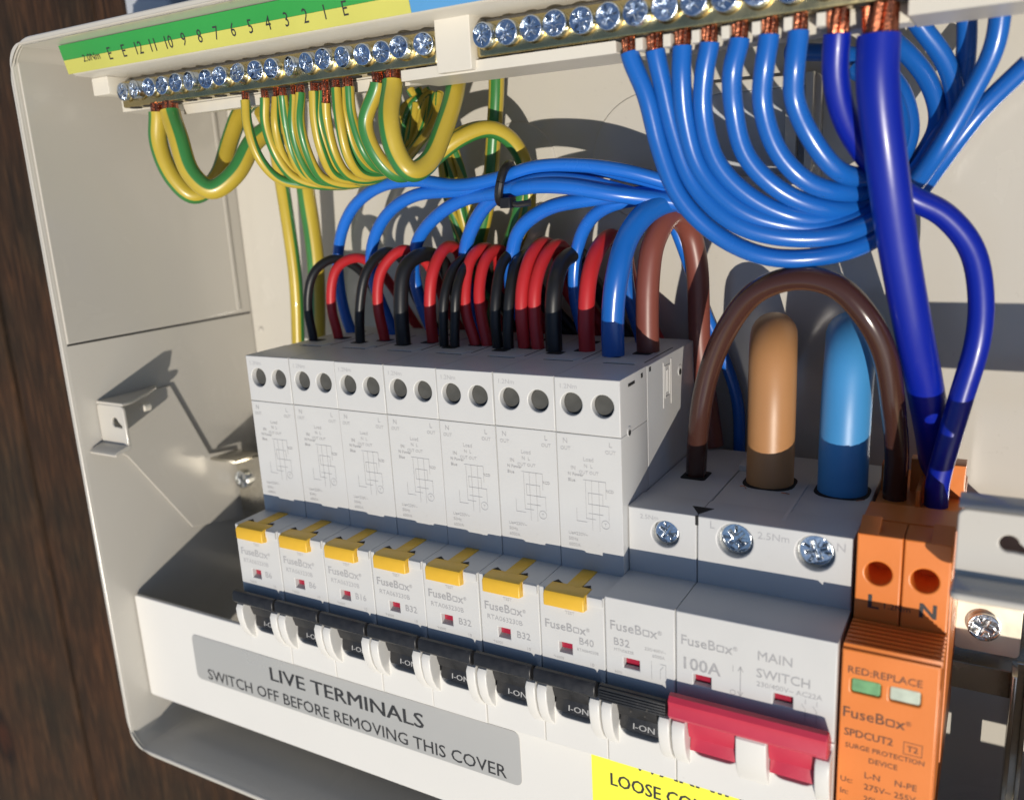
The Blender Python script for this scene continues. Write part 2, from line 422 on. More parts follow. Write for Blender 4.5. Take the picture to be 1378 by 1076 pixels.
# raised frame on the back behind the neutral wires; bluish plate inside stands in for reflected sky
g = G(); prism(g, rrect(124, 158, 50, 79, 2, 3), 'F', -70.6, -66.5, holes=[rrect(127, 155, 53, 76, 1.5, 3)], bev=.4)
part('frame', g, 'boxback', enc)
g = G(); box(g, 127, 155, -70.4, -68.3, 53, 76, .2); part('sky_reflection_plate', g, 'trunk', enc)  # sky reflection on the glossy back, put in as a bluish plate
g = G(); box(g, 149, 152, -68.2, -64.5, 51, 79, .3); box(g, 154.5, 156.5, -68.2, -63, 51, 79, .3); part('rib', g, 'boxback', enc)

# ------------------------------------------------------------------ DIN rail with its two brackets
rail = thing('din_rail', 'steel mounting rail with a white lug bracket at each end behind the breakers', 'mounting rail', (100, -50, -67))
g = G()
for a in ((-51.2, -50, -57, -49.5), (-51.2, -50, -84.5, -77), (-58.5, -57.3, -78, -56)): prism(g, rect(a[0], a[1], a[2], a[3]), 'X', -66, 262, bev=.3)
for z in (-57, -78): prism(g, rect(-58, -50.4, z, z+1.1), 'X', -66, 262, bev=.2)
part('rail', g, 'steel', rail)
def lug(x0, x1, xa0, xa1):
    g = G()
    hx = x0+(x1-x0)*.62 if x0 < 0 else 209.3; hz = -18.6
    key = [(hx+1.7*math.cos(math.radians(t)), hz+1.7*math.sin(math.radians(t))) for t in range(0, 300, 20)]
    key = [(hx+1.7*math.cos(math.radians(t)), hz+1.7*math.sin(math.radians(t))) for t in range(10, 301, 20)]+[(hx+3.4, hz-1.9), (hx+3.5, hz-1.2)]
    prism(g, rrect(x0, x1, -27.5, -12.5, 1.6, 4), 'F', 5.6, 6.8, holes=[key], bev=.35, res=2)
    prism(g, [(5.8, -26.2), (7, -26.4), (11.5, -27.6), (12.4, -28.4), (12, -29.2), (6.4, -28.2), (5.6, -27.4)], 'X', x0, x1, bev=.35, res=2)
    if x0 < 0: prism(g, [(x0, 6.6), (x1, 6.6), (x1, 3), (x1-6, -8), (x0+2, -17), (x0, -17)], 'Z', -12.6, -11.6, bev=.3)
    else:
        prism(g, [(6.8, -12.3), (5.4, -11.3), (1, -11), (1, -12), (5.2, -12.6)], 'X', x0, x1, bev=.2)
        prism(g, rrect(x0-.4, x1, 5, 13.2, 1.8, 4), 'Z', -29.4, -27.6, bev=.7, res=3)
    part('lug', g, 'box', rail)
    g = G(); prism(g, [(6, -12.2), (-24, -13), (-37.5, -44), (-50.4, -46), (-50.4, -76), (-24.5, -70.5), (-1.5, -34.5), (6, -28)], 'X', xa0, xa1, bev=.25)
    part('bracket_arm', g, 'box', rail)
g = G(); lathe(g, [(1.5, 0), (1.5, 2.5), (1.1, 3), (.001, 3.05)], (-61, -8, -16.5), 16); part('nub', g, 'holder', rail)
lug(-69.2, -55, -69.0, -68.2); lug(200.2, 248, 246.4, 248)
for (x0, x1, sx) in ((-66.6, -52, -63), (199.8, 215, 206.5)):
    g = G(); prism(g, rrect(x0, x1, -72, -46, 1.2, 3), 'F', -50, -48.6, bev=.25)
    prism(g, [(-50, -46.8), (-50, -45.6), (-36, -45), (-36, -46)], 'X', x0, x1, bev=.2)
    part('end_plate', g, 'steel' if x0 < 0 else 'brightsteel', rail)
    sc = screw(rail, sx, -46.9 if sx < 0 else -46.8, -57.5 if sx < 0 else -64, 3.8 if sx < 0 else 3.9, 'chrome', rot=.4, tilt=.02, depth=2.2)
g = G()
box(g, 213.6, 214.8, -50, -41, -143, -73, .4); box(g, 213.6, 217.5, -50, -48.8, -143, -73, .4); box(g, 216.6, 217.8, -50, -45, -143, -73, .4)
part('end_strip', g, 'steel', rail, label='vertical bright steel strip at the right edge')

# ------------------------------------------------------------------ front cover strip with its warning labels
cov = thing('cover_strip', 'long white cover strip in front of the lower ends of the breakers', 'cover', (90, 5, -128))
g = G(); prism(g, rrect(-68.9, 262, -128, -86.4, 1.2, 3), 'F', 3.4, 5, bev=.4, res=2)
part('strip', g, 'cover', cov)
g = G(); prism(g, [(4.6, -126.6), (4.6, -128), (-6, -129.2), (-6, -128.2)], 'X', -68.5, 261.5, bev=.2); part('fold', g, 'cover', cov)
lab = thing('warning_label', 'silver grey label on the white strip warning of live terminals', 'label', (27, 5, -113))
g = G(); prism(g, rrect(-39.6, 95.2, -113.3, -95.6, 2.2, 5), 'F', 4.98, 5.16, bev=.03); part('plate', g, 'silver', lab)
g = G(); text_w(g, 'LIVE TERMINALS', -2.4, 61.6, -104.3, 7.2, 5.19, bold=.16)
part('printing', g, 'printblack', lab)
g = G(); text_w(g, 'SWITCH OFF BEFORE REMOVING THIS COVER', -33.8, 90.2, -112.1, 6.0, 5.19, bold=.05)
part('printing', g, 'printblack', lab)
st = thing('warning_sticker', 'bright yellow sticker on the white strip, below the red switch', 'sticker', (140, 5, -128))
g = G(); prism(g, rrect(117.4, 176, -127, -88, .4, 2), 'F', 4.98, 5.14, bev=.03); part('backing', g, 'sticker', st)
g = G(); text(g, 'WARNING', 146.8, -95.9, 7.2, 5.17, 'CENTER', bold=.16); text_w(g, 'LOOSE CONNECTIONS', 122.6, 172, -103, 5.4, 5.17, bold=.1); text(g, 'CAN CAUSE FIRE', 146.8, -110, 4.6, 5.17, 'CENTER', bold=.05)
part('printing', g, 'printblack', st)

# ------------------------------------------------------------------ breakers
def cheek(g, x0, x1):
    prism(g, [(2, -67.9), (12.6, -67.9), (13.5, -69.4), (16.6, -70.2), (17.3, -71.4), (17.2, -74.5), (16.5, -78), (15.2, -80.8), (13.6, -82.8), (12.8, -83.6), (2, -83.6)], 'X', x0, x1, bev=.35, res=2)
def ledge(g, x0, x1):
    prism(g, [(-.5, -79), (7.2, -79), (7.2, -89.2), (-.5, -89.2)], 'X', x0, x1, bev=.1)
def u_plate(g, x0, x1, slots):
    pts = [(x0, -89.2), (x1, -89.2), (x1, -67.9)]
    for a, b in slots[::-1]:
        pts.append((b, -67.9))
        for k in range(6): t = math.radians(k*18); pts.append((b-3.0+3.0*math.cos(t), -77.0-3.4*math.sin(t)))
        for k in range(6): t = math.radians(90+k*18); pts.append((a+3.0+3.0*math.cos(t), -77.0-3.4*math.sin(t)))
        pts.append((a, -67.9))
    pts.append((x0, -67.9)); prism(g, pts, 'F', 7.0, 13.0, bev=.3, res=2)
def toggle_geo(g, x0, x1, zt=-65.4, zb=-69.6):
    prism(g, [(10, zb-1), (12.2, zt-3.0), (15.9, zt), (16.8, zt-.1), (17.5, zt-1.0), (17.6, zb+.9), (16.8, zb), (10, zb-1.8)], 'X', x0, x1, bev=.35, res=2)
def lever_geo(g, x0, x1, zb=-69.6):
    prism(g, [(4, zb+.2), (14.2, zb+.2), (14.0, zb-2.6), (13.2, zb-5.2), (4, zb-5.2)], 'X', x0, x1, bev=.2)
    prism(g, [(4, zb-5.5), (12.2, zb-5.6), (12.7, -78.9), (4, -78.9)], 'X', x0, x1, bev=.15)
ONF = lambda z: 12.2+.5*(-75.2-z)/3.7+.06
def schematic(g, F):
    w = .13
    stroke(g, [(7.4, -19.6), (13.5, -19.6), (13.5, -24)], w, F); stroke(g, [(7.9, -20), (7.9, -30), (10.5, -30)], w, F)
    stroke(g, [(9.6, -19.6), (9.6, -33)], w, F); stroke(g, [(11.6, -19.6), (11.6, -33)], w, F)
    stroke(g, [(8.6, -23), (12.6, -23), (12.6, -26), (8.6, -26), (8.6, -23)], w, F)
    stroke(g, [(5.2, -27.5), (5.2, -31), (8, -31)], w, F); ring2d(g, 13.2, -31, 1.1, w, F); text(g, 'T', 12.85, -31.4, 1.1, F)
    stroke(g, [(8.6, -28.5), (12.6, -28.5)], w, F); stroke(g, [(12.6, -26), (14.2, -26), (14.2, -29.8)], w, F)
def rcbo_base(off, label):
    t = thing('circuit_breaker', label, 'circuit breaker', (off+9, 0, -55), 'row of breakers with yellow test buttons')
    x0, x1 = off+.1, off+17.9
    g = G(); prism(g, rect(x0, x1, -57.5, -18.3), 'Z', -112, 6.7, bev=.3); part('body', g, 'device', t)
    g = G(); prism(g, rect(x0, x1, -7.6, 6.8), 'F', -18.2, 0, holes=[circ(off+4.75, 0, 2.95), circ(off+13.25, 0, 2.95)], bev=.3, res=2); part('terminal_face', g, 'device', t)
    g = G(); prism(g, rect(x0, x1, -108, -7.75), 'F', -18.2, -.05, bev=.22); part('label_face', g, 'device', t)
    for sx in (4.75, 13.25): screw(t, off+sx, -1.5, 0, 2.85, 'dullscrew', tilt=.05)
    g = G(); prism(g, rect(x0, x1, -67.7, -44.4), 'F', -.5, 13, holes=[rect(off+5.2, off+8.9, -61.7, -58.8)], bev=.3, res=2); part('nose', g, 'device', t)
    g = G(); box(g, off+5.25, off+8.85, 7, 11.4, -61.2, -58.85, .05); part('indicator_flag', g, 'flag', t)
    g = G(); prism(g, [(12.6, -61.65), (11, -60.9), (8, -60.9), (8, -61.7)], 'X', off+5.25, off+8.85, bev=.05); part('window_sill', g, 'core', t)
    g = G(); cheek(g, off+.25, off+3.1); cheek(g, off+14.9, off+17.75); ledge(g, off+.1, off+17.9); u_plate(g, off+.1, off+17.9, [(off+3.1, off+14.9)])
    part('toggle_guard', g, 'cover', t)
    tg = G(); toggle_geo(tg, off-.35, off+16.85); lever_geo(tg, off+3.2, off+14.8)
    tog = part('toggle', tg, 'toggle', t)
    g = G(); text(g, 'I-ON', off+6.8, -78.3, 2.2, ONF, bold=.05, xs=1.25); part('printing', g, 'printwhite', tog)
    # yellow test button: bar over the front edge and a stem running back along the top
    g = G(); prism(g, [(9.6, -44.2), (13.2, -44.1), (14.4, -44.5), (14.9, -45.3), (14.9, -48.2), (13.0, -48.6), (9.6, -48.6)], 'X', off+2.2, off+13.4, bev=.35, res=2)
    prism(g, rrect(off+6.4, off+10.6, -44.9, -44.15, .2, 2), 'F', .15, 10, bev=.1); part('test_button', g, 'yellow', t)
    g = G()
    for s, xx in ((1, off+2.6), (-1, off+13.1)):
        pts = [(xx, 9.7), (xx+s*2.6, 9.6), (xx+s*.7, 8.2)]
        prism(g, pts, 'Z', -44.35, -44.12, bev=.02)
    part('notch', g, 'dark', t)
    g = G(); prism(g, rect(off+13.7, off+17.7, 9.5, 13.5), 'Z', -47, -44.5, bev=.4); part('front_lip', g, 'device', t)
    # top face details: flat dark patches for the shade in the entry wells, small inset flap
    g = G()
    for x, f, r in ((4.2, -28.5, 2.5), (10.6, -34, 2.6), (7.2, -46, 2.6)): prism(g, rrect(off+x-r, off+x+r, f-r*.85, f+r*.85, .9, 3), 'Z', 6.55, 6.78, bev=.03)
    part('entry_well_shade', g, 'dark', t)
    g = G(); prism(g, [(off+6.2, -24.5), (off+14.6, -24.5), (off+13.8, -19.6), (off+5.6, -19.6)], 'Z', 6.5, 6.98, bev=.12); part('flap', g, 'device', t)
    g = G(); prism(g, [(off+5.2, -19.2), (off+14.2, -19.2), (off+14.2, -18.8), (off+5.2, -18.8)], 'Z', 6.6, 6.77, bev=.02)
    prism(g, rect(off+15.6, off+15.9, -44, -22), 'Z', 6.6, 6.77, bev=.02); part('groove', g, 'dark', t)
    return t
def rcbo_print(t, off, wm_z, code, rating, faint):
    # kept on the front so that it reads as flat print
    g = G(); F = .03
    text(g, '1.2Nm', off+1.4, 4.0, 1.75, F, xs=1.05)
    for s, x in (('N', 2.6), ('L', 15)): text(g, s, off+x, -10.3, 1.9, F, 'CENTER'); text(g, 'OUT', off+x, -12.1, 1.35, F, 'CENTER')
    text(g, 'Load', off+8.9, -14.6, 1.5, F, 'CENTER'); text(g, 'N  L', off+8.8, -16.3, 1.35, F, 'CENTER'); text(g, 'OUT OUT', off+8.9, -18, 1.2, F, 'CENTER')
    text(g, 'IN', off+4.6, -17.2, 1.4, F, 'CENTER', bold=.015); text(g, 'N Power', off+3, -18.8, 1.2, F, bold=.015); text(g, 'Blue', off+3, -20.4, 1.2, F, bold=.015)
    text(g, 'RCD', off+13.4, -22.3, 1.1, F, bold=.01)
    h = G(); schematic(h, F)
    for v in h.v: v.x += off
    g.add(h.v, h.f)
    text(g, 'Ue=230V~', off+2.6, -35.0, 1.25, F); text(g, '50Hz', off+2.6, -36.6, 1.25, F); text(g, '6000A', off+2.6, -38.2, 1.25, F)
    part('terminal_printing', g, 'printfaint', t)
    g = G(); F = 13.04
    wordmark(g, off+1.3, wm_z, 3.3, F, xs=1.0, bold=.05)
    if code: text(g, code, off+2.0, wm_z-2.7, 1.95, F, xs=1.02)
    text(g, rating, off+10.8, -60.6 if code else -58.2, 2.7, F, bold=.02)
    if not code: text(g, 'RTA064030B', off+10.2, -60.1, 1.1, F)
    text(g, 'TEST', off+8.6, -50.6, 1.2, F, 'CENTER')
    text(g, '↑6000', off+3.4, -63.6, 1.1, F); text(g, '10', off+13.6, -63.6, 1.3, F)
    part('nose_printing', g, 'print' if not faint else 'printfaint', t)
labs = ['first breaker from the left in the row, marked B6 at the far end', 'second breaker from the left in the row, also marked B6',
        'third breaker from the left, the only one marked B16', 'fourth breaker from the left, first of the three with test buttons marked B32',
        'fifth breaker from the left, middle one of the three with test buttons marked B32', 'sixth breaker from the left, right one of the three with test buttons marked B32',
        'seventh breaker from the left, the only one marked B40']
rates = ['B6', 'B6', 'B16', 'B32', 'B32', 'B32', 'B40']
first = rcbo_base(0, labs[0])
breakers = [first]+[copy_thing(first, 18*k, labs[k]) for k in range(1, 7)]
for k, t in enumerate(breakers):
    rcbo_print(t, 18*k, -54.2 if k < 6 else -55.4, 'RTA063230B' if k < 6 else '', rates[k], k < 3)
# side of the last breaker: rivets, moulded marks
t = breakers[-1]
for f, z, r in ((-5.3, -7.2, 1.3), (-43.6, .4, 1.6)):
    g = G(); prism(g, circ(f, z, r, 18), 'X', 125.6, 126.05, bev=.12); part('rivet', g, 'device', t)
g = G()
for f, z, r in ((-5.3, -7.6, .75), (-43.6, -.1, .9)): prism(g, circ(f, z, r, 14), 'X', 125.9, 126.12, bev=.02)
for f, z in ((-14.4, 5.2), (-20.2, 5.6)): prism(g, rect(f-.6, f+.6, z-.7, z+.5), 'X', 125.8, 125.98, bev=.02)
prism(g, rect(-9.5, -5.2, 4.1, 4.9), 'X', 125.8, 125.98, bev=.02)
part('slot', g, 'dark', t)
g = G()
for a in (rect(-30.4, -30, -7.5, 5.2), rect(-36.5, -36.1, -7.5, 5.2), rect(-35.2, -31.2, 3.6, 4.0), rect(-35.2, -31.2, -5, -4.6), rect(-35.2, -34.9, -4.6, 3.6), rect(-31.5, -31.2, -4.6, 3.6), rect(-33.8, -33.5, -3.5, 2.6), rect(-32.8, -32.5, -3.5, 2.6)):
    prism(g, a, 'X', 125.8, 126.06, bev=.05)
part('moulded_mark', g, 'core', t)

def short_breaker(off, w, holes, toggle_mat, name, label, cat, windows):
    t = thing(name, label, cat, (off+w/2, 0, -60))
    x0, x1 = off+.12, off+w-.12
    g = G(); prism(g, [(-57.5, -26.4), (-14.4, -26.4), (-14.4, -112), (-57.5, -112)], 'X', x0, x1, bev=.35); part('body', g, 'device', t)
    g = G(); prism(g, rect(x0, x1, -108, -26.2), 'F', -14.3, -3, holes=[circ(off+hx, hz, r) for hx, hz, r in holes], bev=.4, res=3); part('terminal_face', g, 'device', t)
    for hx, hz, r in holes:
        screw(t, off+hx, -4.3, hz+.2, r-.45, 'chrome', tilt=.08, depth=1.8)
        g = G(); lathe(g, [(r-.02, 0), (r-.55, .1), (r-.6, -1.5)], (off+hx, -5.5, hz), 24); part('terminal_ring', g, 'chrome', t)
    g = G(); prism(g, rect(x0, x1, -67.7, -43.6), 'F', -3.5, 13, holes=[rect(off+a, off+b, -61.7, -59) for a, b in windows], bev=.35, res=2); part('nose', g, 'device', t)
    g = G()
    for a, b in windows: box(g, off+a+.05, off+b-.05, 7, 11.3, -61.6, -59.05, .05)
    part('indicator_flag', g, 'flag', t)
    return t
mcb = short_breaker(126, 18, [(9.9, -32.3, 3.5)], 'toggle', 'miniature_breaker', 'pale grey breaker without a test button, between the yellow buttoned row and the red switch', 'circuit breaker', [(4.8, 8.9)])
g = G(); cheek(g, 126.25, 129.1); cheek(g, 140.9, 143.75); ledge(g, 126.1, 143.9); u_plate(g, 126.1, 143.9, [(129.1, 140.9)]); part('toggle_guard', g, 'cover', mcb)
tg = G(); toggle_geo(tg, 125.65, 143.0)
for i in range(5): prism(tg, rect(17.0, 17.75, -69.0+i*.74, -68.65+i*.74), 'X', 126.2, 143, bev=.1)
lever_geo(tg, 129.2, 140.8); tog = part('toggle', tg, 'toggle', mcb)
g = G(); text(g, 'I-ON', 132.6, -78.3, 2.2, ONF, bold=.05, xs=1.25); part('printing', g, 'printwhite', tog)
g = G(); text(g, '2.5Nm', 129.3, -28.9, 1.7, -2.96, xs=1.05); part('terminal_printing', g, 'printfaint', mcb)
g = G(); F = 13.04
wordmark(g, 127.3, -52, 3.5, F, bold=.03); text(g, 'B32', 128.2, -56, 2.8, F, bold=.02); text(g, 'MTN0632B', 128.3, -57.6, 1.1, F)
text(g, '230/400V~', 136.3, -55.6, 1.2, F); text(g, '6000A', 138.2, -57.1, 1.2, F)
stroke(g, [(138, -58.2), (138, -63)], .12, F); stroke(g, [(140.2, -58.5), (141.6, -58.5), (141.6, -62)], .12, F); stroke(g, [(140.2, -62.4), (140.2, -60), (141, -59)], .12, F)
text(g, '6000', 128.4, -63.6, 1.0, F); part('nose_printing', g, 'print', mcb)

msw = short_breaker(144, 36, [(9.3, -31.2, 4.3), (27.7, -31.2, 4.3)], 'redtoggle', 'main_switch', 'wide main switch with a red double toggle, marked 100A', 'main switch', [(4.3, 8.5), (22.6, 26.9)])
g = G(); cheek(g, 144.25, 147.5); cheek(g, 176.6, 179.8)
prism(g, [(2, -69.6), (16.2, -69.6), (16.8, -70.3), (16.5, -76), (15.2, -80), (13.2, -83), (2, -83)], 'X', 159.2, 166.2, bev=.4, res=2)
ledge(g, 144.1, 179.9); u_plate(g, 144.1, 179.9, [(147.5, 159.2), (166.2, 176.6)]); part('toggle_guard', g, 'cover', msw)
tg = G(); prism(tg, [(10, -69.5), (12.2, -67.3), (16.0, -63.1), (17.2, -63.4), (17.9, -64.6), (17.6, -66.0), (17.8, -68.4), (17.1, -69.4), (10, -71)], 'X', 143.6, 179.3, bev=.35, res=2)
for a, b in ((147.6, 159.1), (166.3, 176.5)):
    prism(tg, [(4, -69.2), (15.4, -69.2), (15.4, -71.8), (14.4, -74.9), (4, -74.9)], 'X', a, b, bev=.2)
    prism(tg, [(4, -75.2), (13.0, -75.3), (13.6, -79.0), (4, -79.0)], 'X', a, b, bev=.15)
part('toggle', tg, 'redtoggle', msw)
g = G(); F = -2.96
text(g, 'L', 147.1, -28.8, 2.8, F); text(g, '2.5Nm', 158.6, -29.6, 2.5, F, xs=1.08); text(g, 'N', 177.3, -29.8, 2.9, F, 'CENTER'); part('terminal_printing', g, 'printfaint', msw)
g = G(); F = 13.04
wordmark(g, 145.2, -51.8, 3.5, F, bold=.03); text(g, '100A', 145.2, -58, 4.4, F, bold=.09, xs=1.0); text(g, 'MAIN', 162.9, -51.6, 3.2, F, xs=1.0, bold=.015); text(g, 'SWITCH', 162.8, -55.9, 3.2, F, xs=.98, bold=.015)
text(g, '230/400V~ AC22A', 162.9, -58.1, 1.75, F, xs=1.04)
stroke(g, [(159.3, -54.6), (159.3, -61.6)], .2, F); stroke(g, [(158.8, -55.4), (159.3, -54.4), (159.8, -55.4)], .2, F); stroke(g, [(158.8, -60.8), (159.3, -61.8), (159.8, -60.8)], .2, F)
stroke(g, [(157.6, -54.4), (157.6, -55.8)], .15, F); ring2d(g, 157.6, -61.2, .6, .15, F)
for x in (173.6, 176): stroke(g, [(x, -58.8), (x, -59.8)], .13, F); stroke(g, [(x-.8, -60), (x, -61.2), (x, -62.2)], .13, F)
stroke(g, [(173.6, -62.2), (173.6, -64)], .13, F); stroke(g, [(176, -62.2), (176, -64)], .13, F); stroke(g, [(173.2, -62.5), (176.4, -62.5)], .1, F)
part('nose_printing', g, 'print', msw)
g = G()
prism(g, [(141, -9), (146.5, -9), (144, -4.2)], 'Z', -26.6, -26.1, bev=.02); prism(g, rect(143.6, 144.4, -28.6, -26.2), 'F', -3.4, -2.95, bev=.02)
part('marker_notch', g, 'dark', msw)
g = G()
for x, f, r in ((154.1, -33.8, 6.7), (172.4, -33.8, 6.7)): prism(g, rrect(x-r, x+r, f-r, f+r, 4.8, 5), 'Z', -26.6, -26.3, bev=.03)
part('entry_well_shade', g, 'dark', msw)  # flat dark patches paint the shade around the cable feet
g = G(); prism(g, rrect(130.9, 137.9, -36, -28.2, 1, 3), 'Z', -26.6, -26.3, bev=.03); part('entry_well_shade', g, 'dark', mcb)
g = G(); box(g, 144.15, 150, -57, -40, -26.5, -24.8, .2); box(g, 163, 163.8, -56, -8, -26.5, -26.1, .02); part('top_rib', g, 'device', msw)

# ------------------------------------------------------------------ surge device
spd = thing('surge_protector', 'orange surge protection device at the right end of the row', 'surge protector', (190, 0, -50))
O = 181.0
g = G(); prism(g, [(-57, -26.5), (-24, -26.5), (-20, -23.2), (-9.2, -23.2), (-9.2, -92), (-57, -92)], 'X', O-.3, O+18.9, bev=.4); part('body', g, 'orange', spd)
for a, b, hx in ((O-.1, O+9.1, O+4.5), (O+9.35, O+18.6, O+13.7)):
    g = G(); prism(g, rect(a, b, -90, -23.4), 'F', -9.3, 0, holes=[circ(hx, -32.3, 2.75)], bev=.4, res=3); part('terminal_face', g, 'orange', spd)
    screw(spd, hx, -9.4, -32.3, 2.7, 'orangeshade')  # dark orange disc paints the shaded hole bottom
g = G(); prism(g, [(0, -23.5), (-5.5, -21.2), (-5.5, -23.6)], 'X', O+.1, O+4.2, bev=.1); prism(g, [(0, -23.5), (-5.5, -21.2), (-5.5, -23.6)], 'X', O+14.4, O+18.5, bev=.1)
part('corner_wedge', g, 'orange', spd)
g = G(); box(g, O+9.0, O+9.9, -38, -26, -27, -21.5, .15); box(g, O-.1, O+2.2, -42, -38, -27, -19.5, .2); box(g, O+6.5, O+11, -44, -40, -27, -18, .2); box(g, O+15.5, O+18.8, -44, -38, -27, -18, .2)
part('wire_guide', g, 'orange', spd)
g = G()
for i in range(7):
    f = .3+i*1.8; z = -43.5
    prism(g, [(f, z-1.2), (f, z-.15), (f+.5, z), (f+1.1, z-.05), (f+1.3, z-1.2)], 'X', O-.15, O+18.7, bev=.08)
part('ribs', g, 'orange', spd)
g = G(); prism(g, rect(O-.3, O+18.5, -92, -44.4), 'F', -.5, 13, holes=[rrect(O+1.7, O+7.6, -54.3, -51, .6, 3), rrect(O+9.2, O+15.2, -54.4, -51, .6, 3)], bev=.4, res=3); part('nose', g, 'orange', spd)
for a, b, m, l in ((O+1.75, O+7.55, 'green_window', 'green status window'), (O+9.25, O+15.15, 'pale_window', 'pale grey green status window')):
    g = G(); prism(g, rrect(a, b, -54.3, -51.05, .5, 3), 'F', 10, 12.6, bev=.35, res=3); part('status_window', g, m, spd, label=l)
g = G(); F = .04
text(g, 'L', O+3.7, -40.6, 4.7, F, 'CENTER', bold=.18); text(g, 'N', O+14.7, -40.7, 4.8, F, 'CENTER', bold=.18); text(g, '1.2Nm', O+5.6, -40.2, 1.9, F, xs=1.1)
part('terminal_printing', g, 'printblack', spd)
g = G(); F = 13.04
text(g, 'RED:REPLACE', O+.9, -49.8, 2.35, F, xs=1.02, bold=.02); wordmark(g, O+.2, -60.4, 3.55, F, bold=.035)
text(g, 'SPDCUT2', O+.8, -64.8, 2.5, F, xs=.92, bold=.05); text(g, 'T2', O+13.2, -65.2, 2.0, F, bold=.03); stroke(g, [(O+12.6, -65.9), (O+16.1, -65.9), (O+16.1, -63.1), (O+12.6, -63.1), (O+12.6, -65.9)], .14, F)
text(g, 'SURGE PROTECTION', O+1.1, -67.7, 1.62, F, xs=1.02, bold=.02); text(g, 'DEVICE', O+5.9, -70.3, 1.75, F, bold=.02)
text(g, 'L-N', O+5.2, -74.2, 2.1, F, bold=.02); text(g, 'N-PE', O+11.2, -74.2, 2.1, F, bold=.02)
text(g, 'Uc:', O+.4, -76.4, 1.9, F, bold=.02); text(g, '275V~', O+5.3, -77, 2.0, F, bold=.02); text(g, '255V~', O+11.3, -77, 2.0, F, bold=.02)
text(g, 'In:', O+.4, -79.4, 1.9, F, bold=.02); text(g, '20kA', O+5.3, -80, 2.0, F, bold=.02); text(g, '20kA', O+11.3, -80, 2.0, F, bold=.02); text(g, 'Imax:', O+.4, -82.6, 1.9, F)
part('nose_printing', g, 'printbrown', spd)
g = G(); prism(g, rect(3, 12, -88, -50), 'X', O+18.3, O+18.62, bev=.1); part('side_plate', g, 'orange', spd)

# ------------------------------------------------------------------ terminal bars in their holder
hold = thing('terminal_bar_holder', 'cream plastic holder along the top with a green, yellow and blue numbered strip', 'terminal holder', (80, -12, 92))
g = G(); prism(g, [(-24, 102.9), (5.6, 102.8), (3.7, 95.2), (2.9, 94.6), (-12.5, 94.4), (-12.5, 84.4), (-24, 84)], 'X', -56.6, 255, bev=.3); part('body', g, 'holder', hold)
g = G(); prism(g, [(-12.4, 81.2), (-12.4, 84.2), (-26, 84.2), (-26, 82.6)], 'X', -27, 62, bev=.3); prism(g, [(-6.8, 81.6), (-6.8, 84.3), (-24, 84.3), (-24, 81.6)], 'X', 63.2, 124, bev=.35, res=2); prism(g, [(-12.2, 81.0), (-12.2, 84.3), (-24, 84.3), (-24, 81.6)], 'X', 124.1, 184.5, bev=.3); prism(g, [(-6.8, 81.4), (-6.8, 84.3), (-24, 84.3), (-24, 81.4)], 'X', 184.6, 255, bev=.35, res=2); part('ledge', g, 'holder', hold)
g = G(); prism(g, rrect(76.2, 86.6, 82, 96.2, .5, 2), 'F', -14, -4.6, bev=.3); part('divider_block', g, 'holder', hold)
g = G(); prism(g, rrect(-57.5, -49.5, 89, 94.5, .4, 2), 'F', -14, -3.2, bev=.3); part('end_block', g, 'holder', hold)
g = G()
for i in range(7): box(g, 128.7+6.5*i, 130.5+6.5*i, -12.4, -6.6, 81.6, 84.2, .25)
part('comb', g, 'holder', hold)
slF = lambda z: 7-2.0*(103.2-z)/8.1
def band(name, x0, x1, za, zb, m, label=None):
    g = G(); dx = -.3
    prism(g, [(slF(za), za), (slF(zb), zb), (slF(zb)-1, zb+.2), (slF(za)-1, za+.2)], 'X', x0, x1, bev=.04); part(name, g, m, hold, label)
band('numbered_strip', -56.8, 76.4, 95.0, 98.95, 'yellowband', 'yellow lower half of the strip'); band('numbered_strip', -56.8, 76.4, 99.0, 103.2, 'greenband', 'green upper half of the strip')
band('numbered_strip', 76.5, 255, 95.0, 103.2, 'blueband', 'blue end of the strip')
g = G(); sF = lambda z: slF(z)+.12
text(g, '2.0Nm', -47.4, 97.6, 2.9, sF, xs=1.05)
seq = ['E', 'E', '12', '11', '10', '9', '8', '7', '6', '5', '4', '3', '2', '1', 'E']
for i, s in enumerate(seq): text(g, s, -34.4+6.53*i, 96.9, 4.9, sF, 'CENTER', xs=.8)
part('printing', g, 'printblack', hold)

def bar(name, label, x0, xs, x1, r, cat='terminal bar'):
    t = thing(name, label, cat, ((x0+x1)/2, -9, 85), 'brass terminal bars')
    g = G(); prism(g, rrect(x0, x1, -12.3, -6.2, 1.5, 3), 'Z', 84.7, 92.6, bev=.5, res=2)
    for x in xs: lathe(g, [(r+.15, -1), (r+.15, .6), (r-.3, 1.0), (.5, 1.0)], (x, -6.4, 89.1), 20)
    part('bar', g, 'brass', t)
    g = G()
    for x in xs: prism(g, circ(x, -8.6, 1.9, 14), 'Z', 84.45, 84.75, bev=.02)
    part('wire_hole_shade', g, 'dark', t)  # dark discs paint the shade in the wire holes
    for x in xs: screw(t, x, -3.4+random.uniform(-.9, .9)*(1 if x < 80 else .4), 89.3+random.uniform(-.25, .25), r, 'zinc', tilt=.2 if x < 80 else .1, depth=1.8)
    return t
bar('earth_bar', 'brass terminal bar with a row of screws holding the green and yellow wires', -48.5, [-44.6+6.52*i for i in range(19)], 76.0, 2.75)
bar('neutral_bar', 'brass terminal bar with larger screws holding the blue wires', 86.8, [90.6+6.58*i for i in range(18)], 206, 2.95)

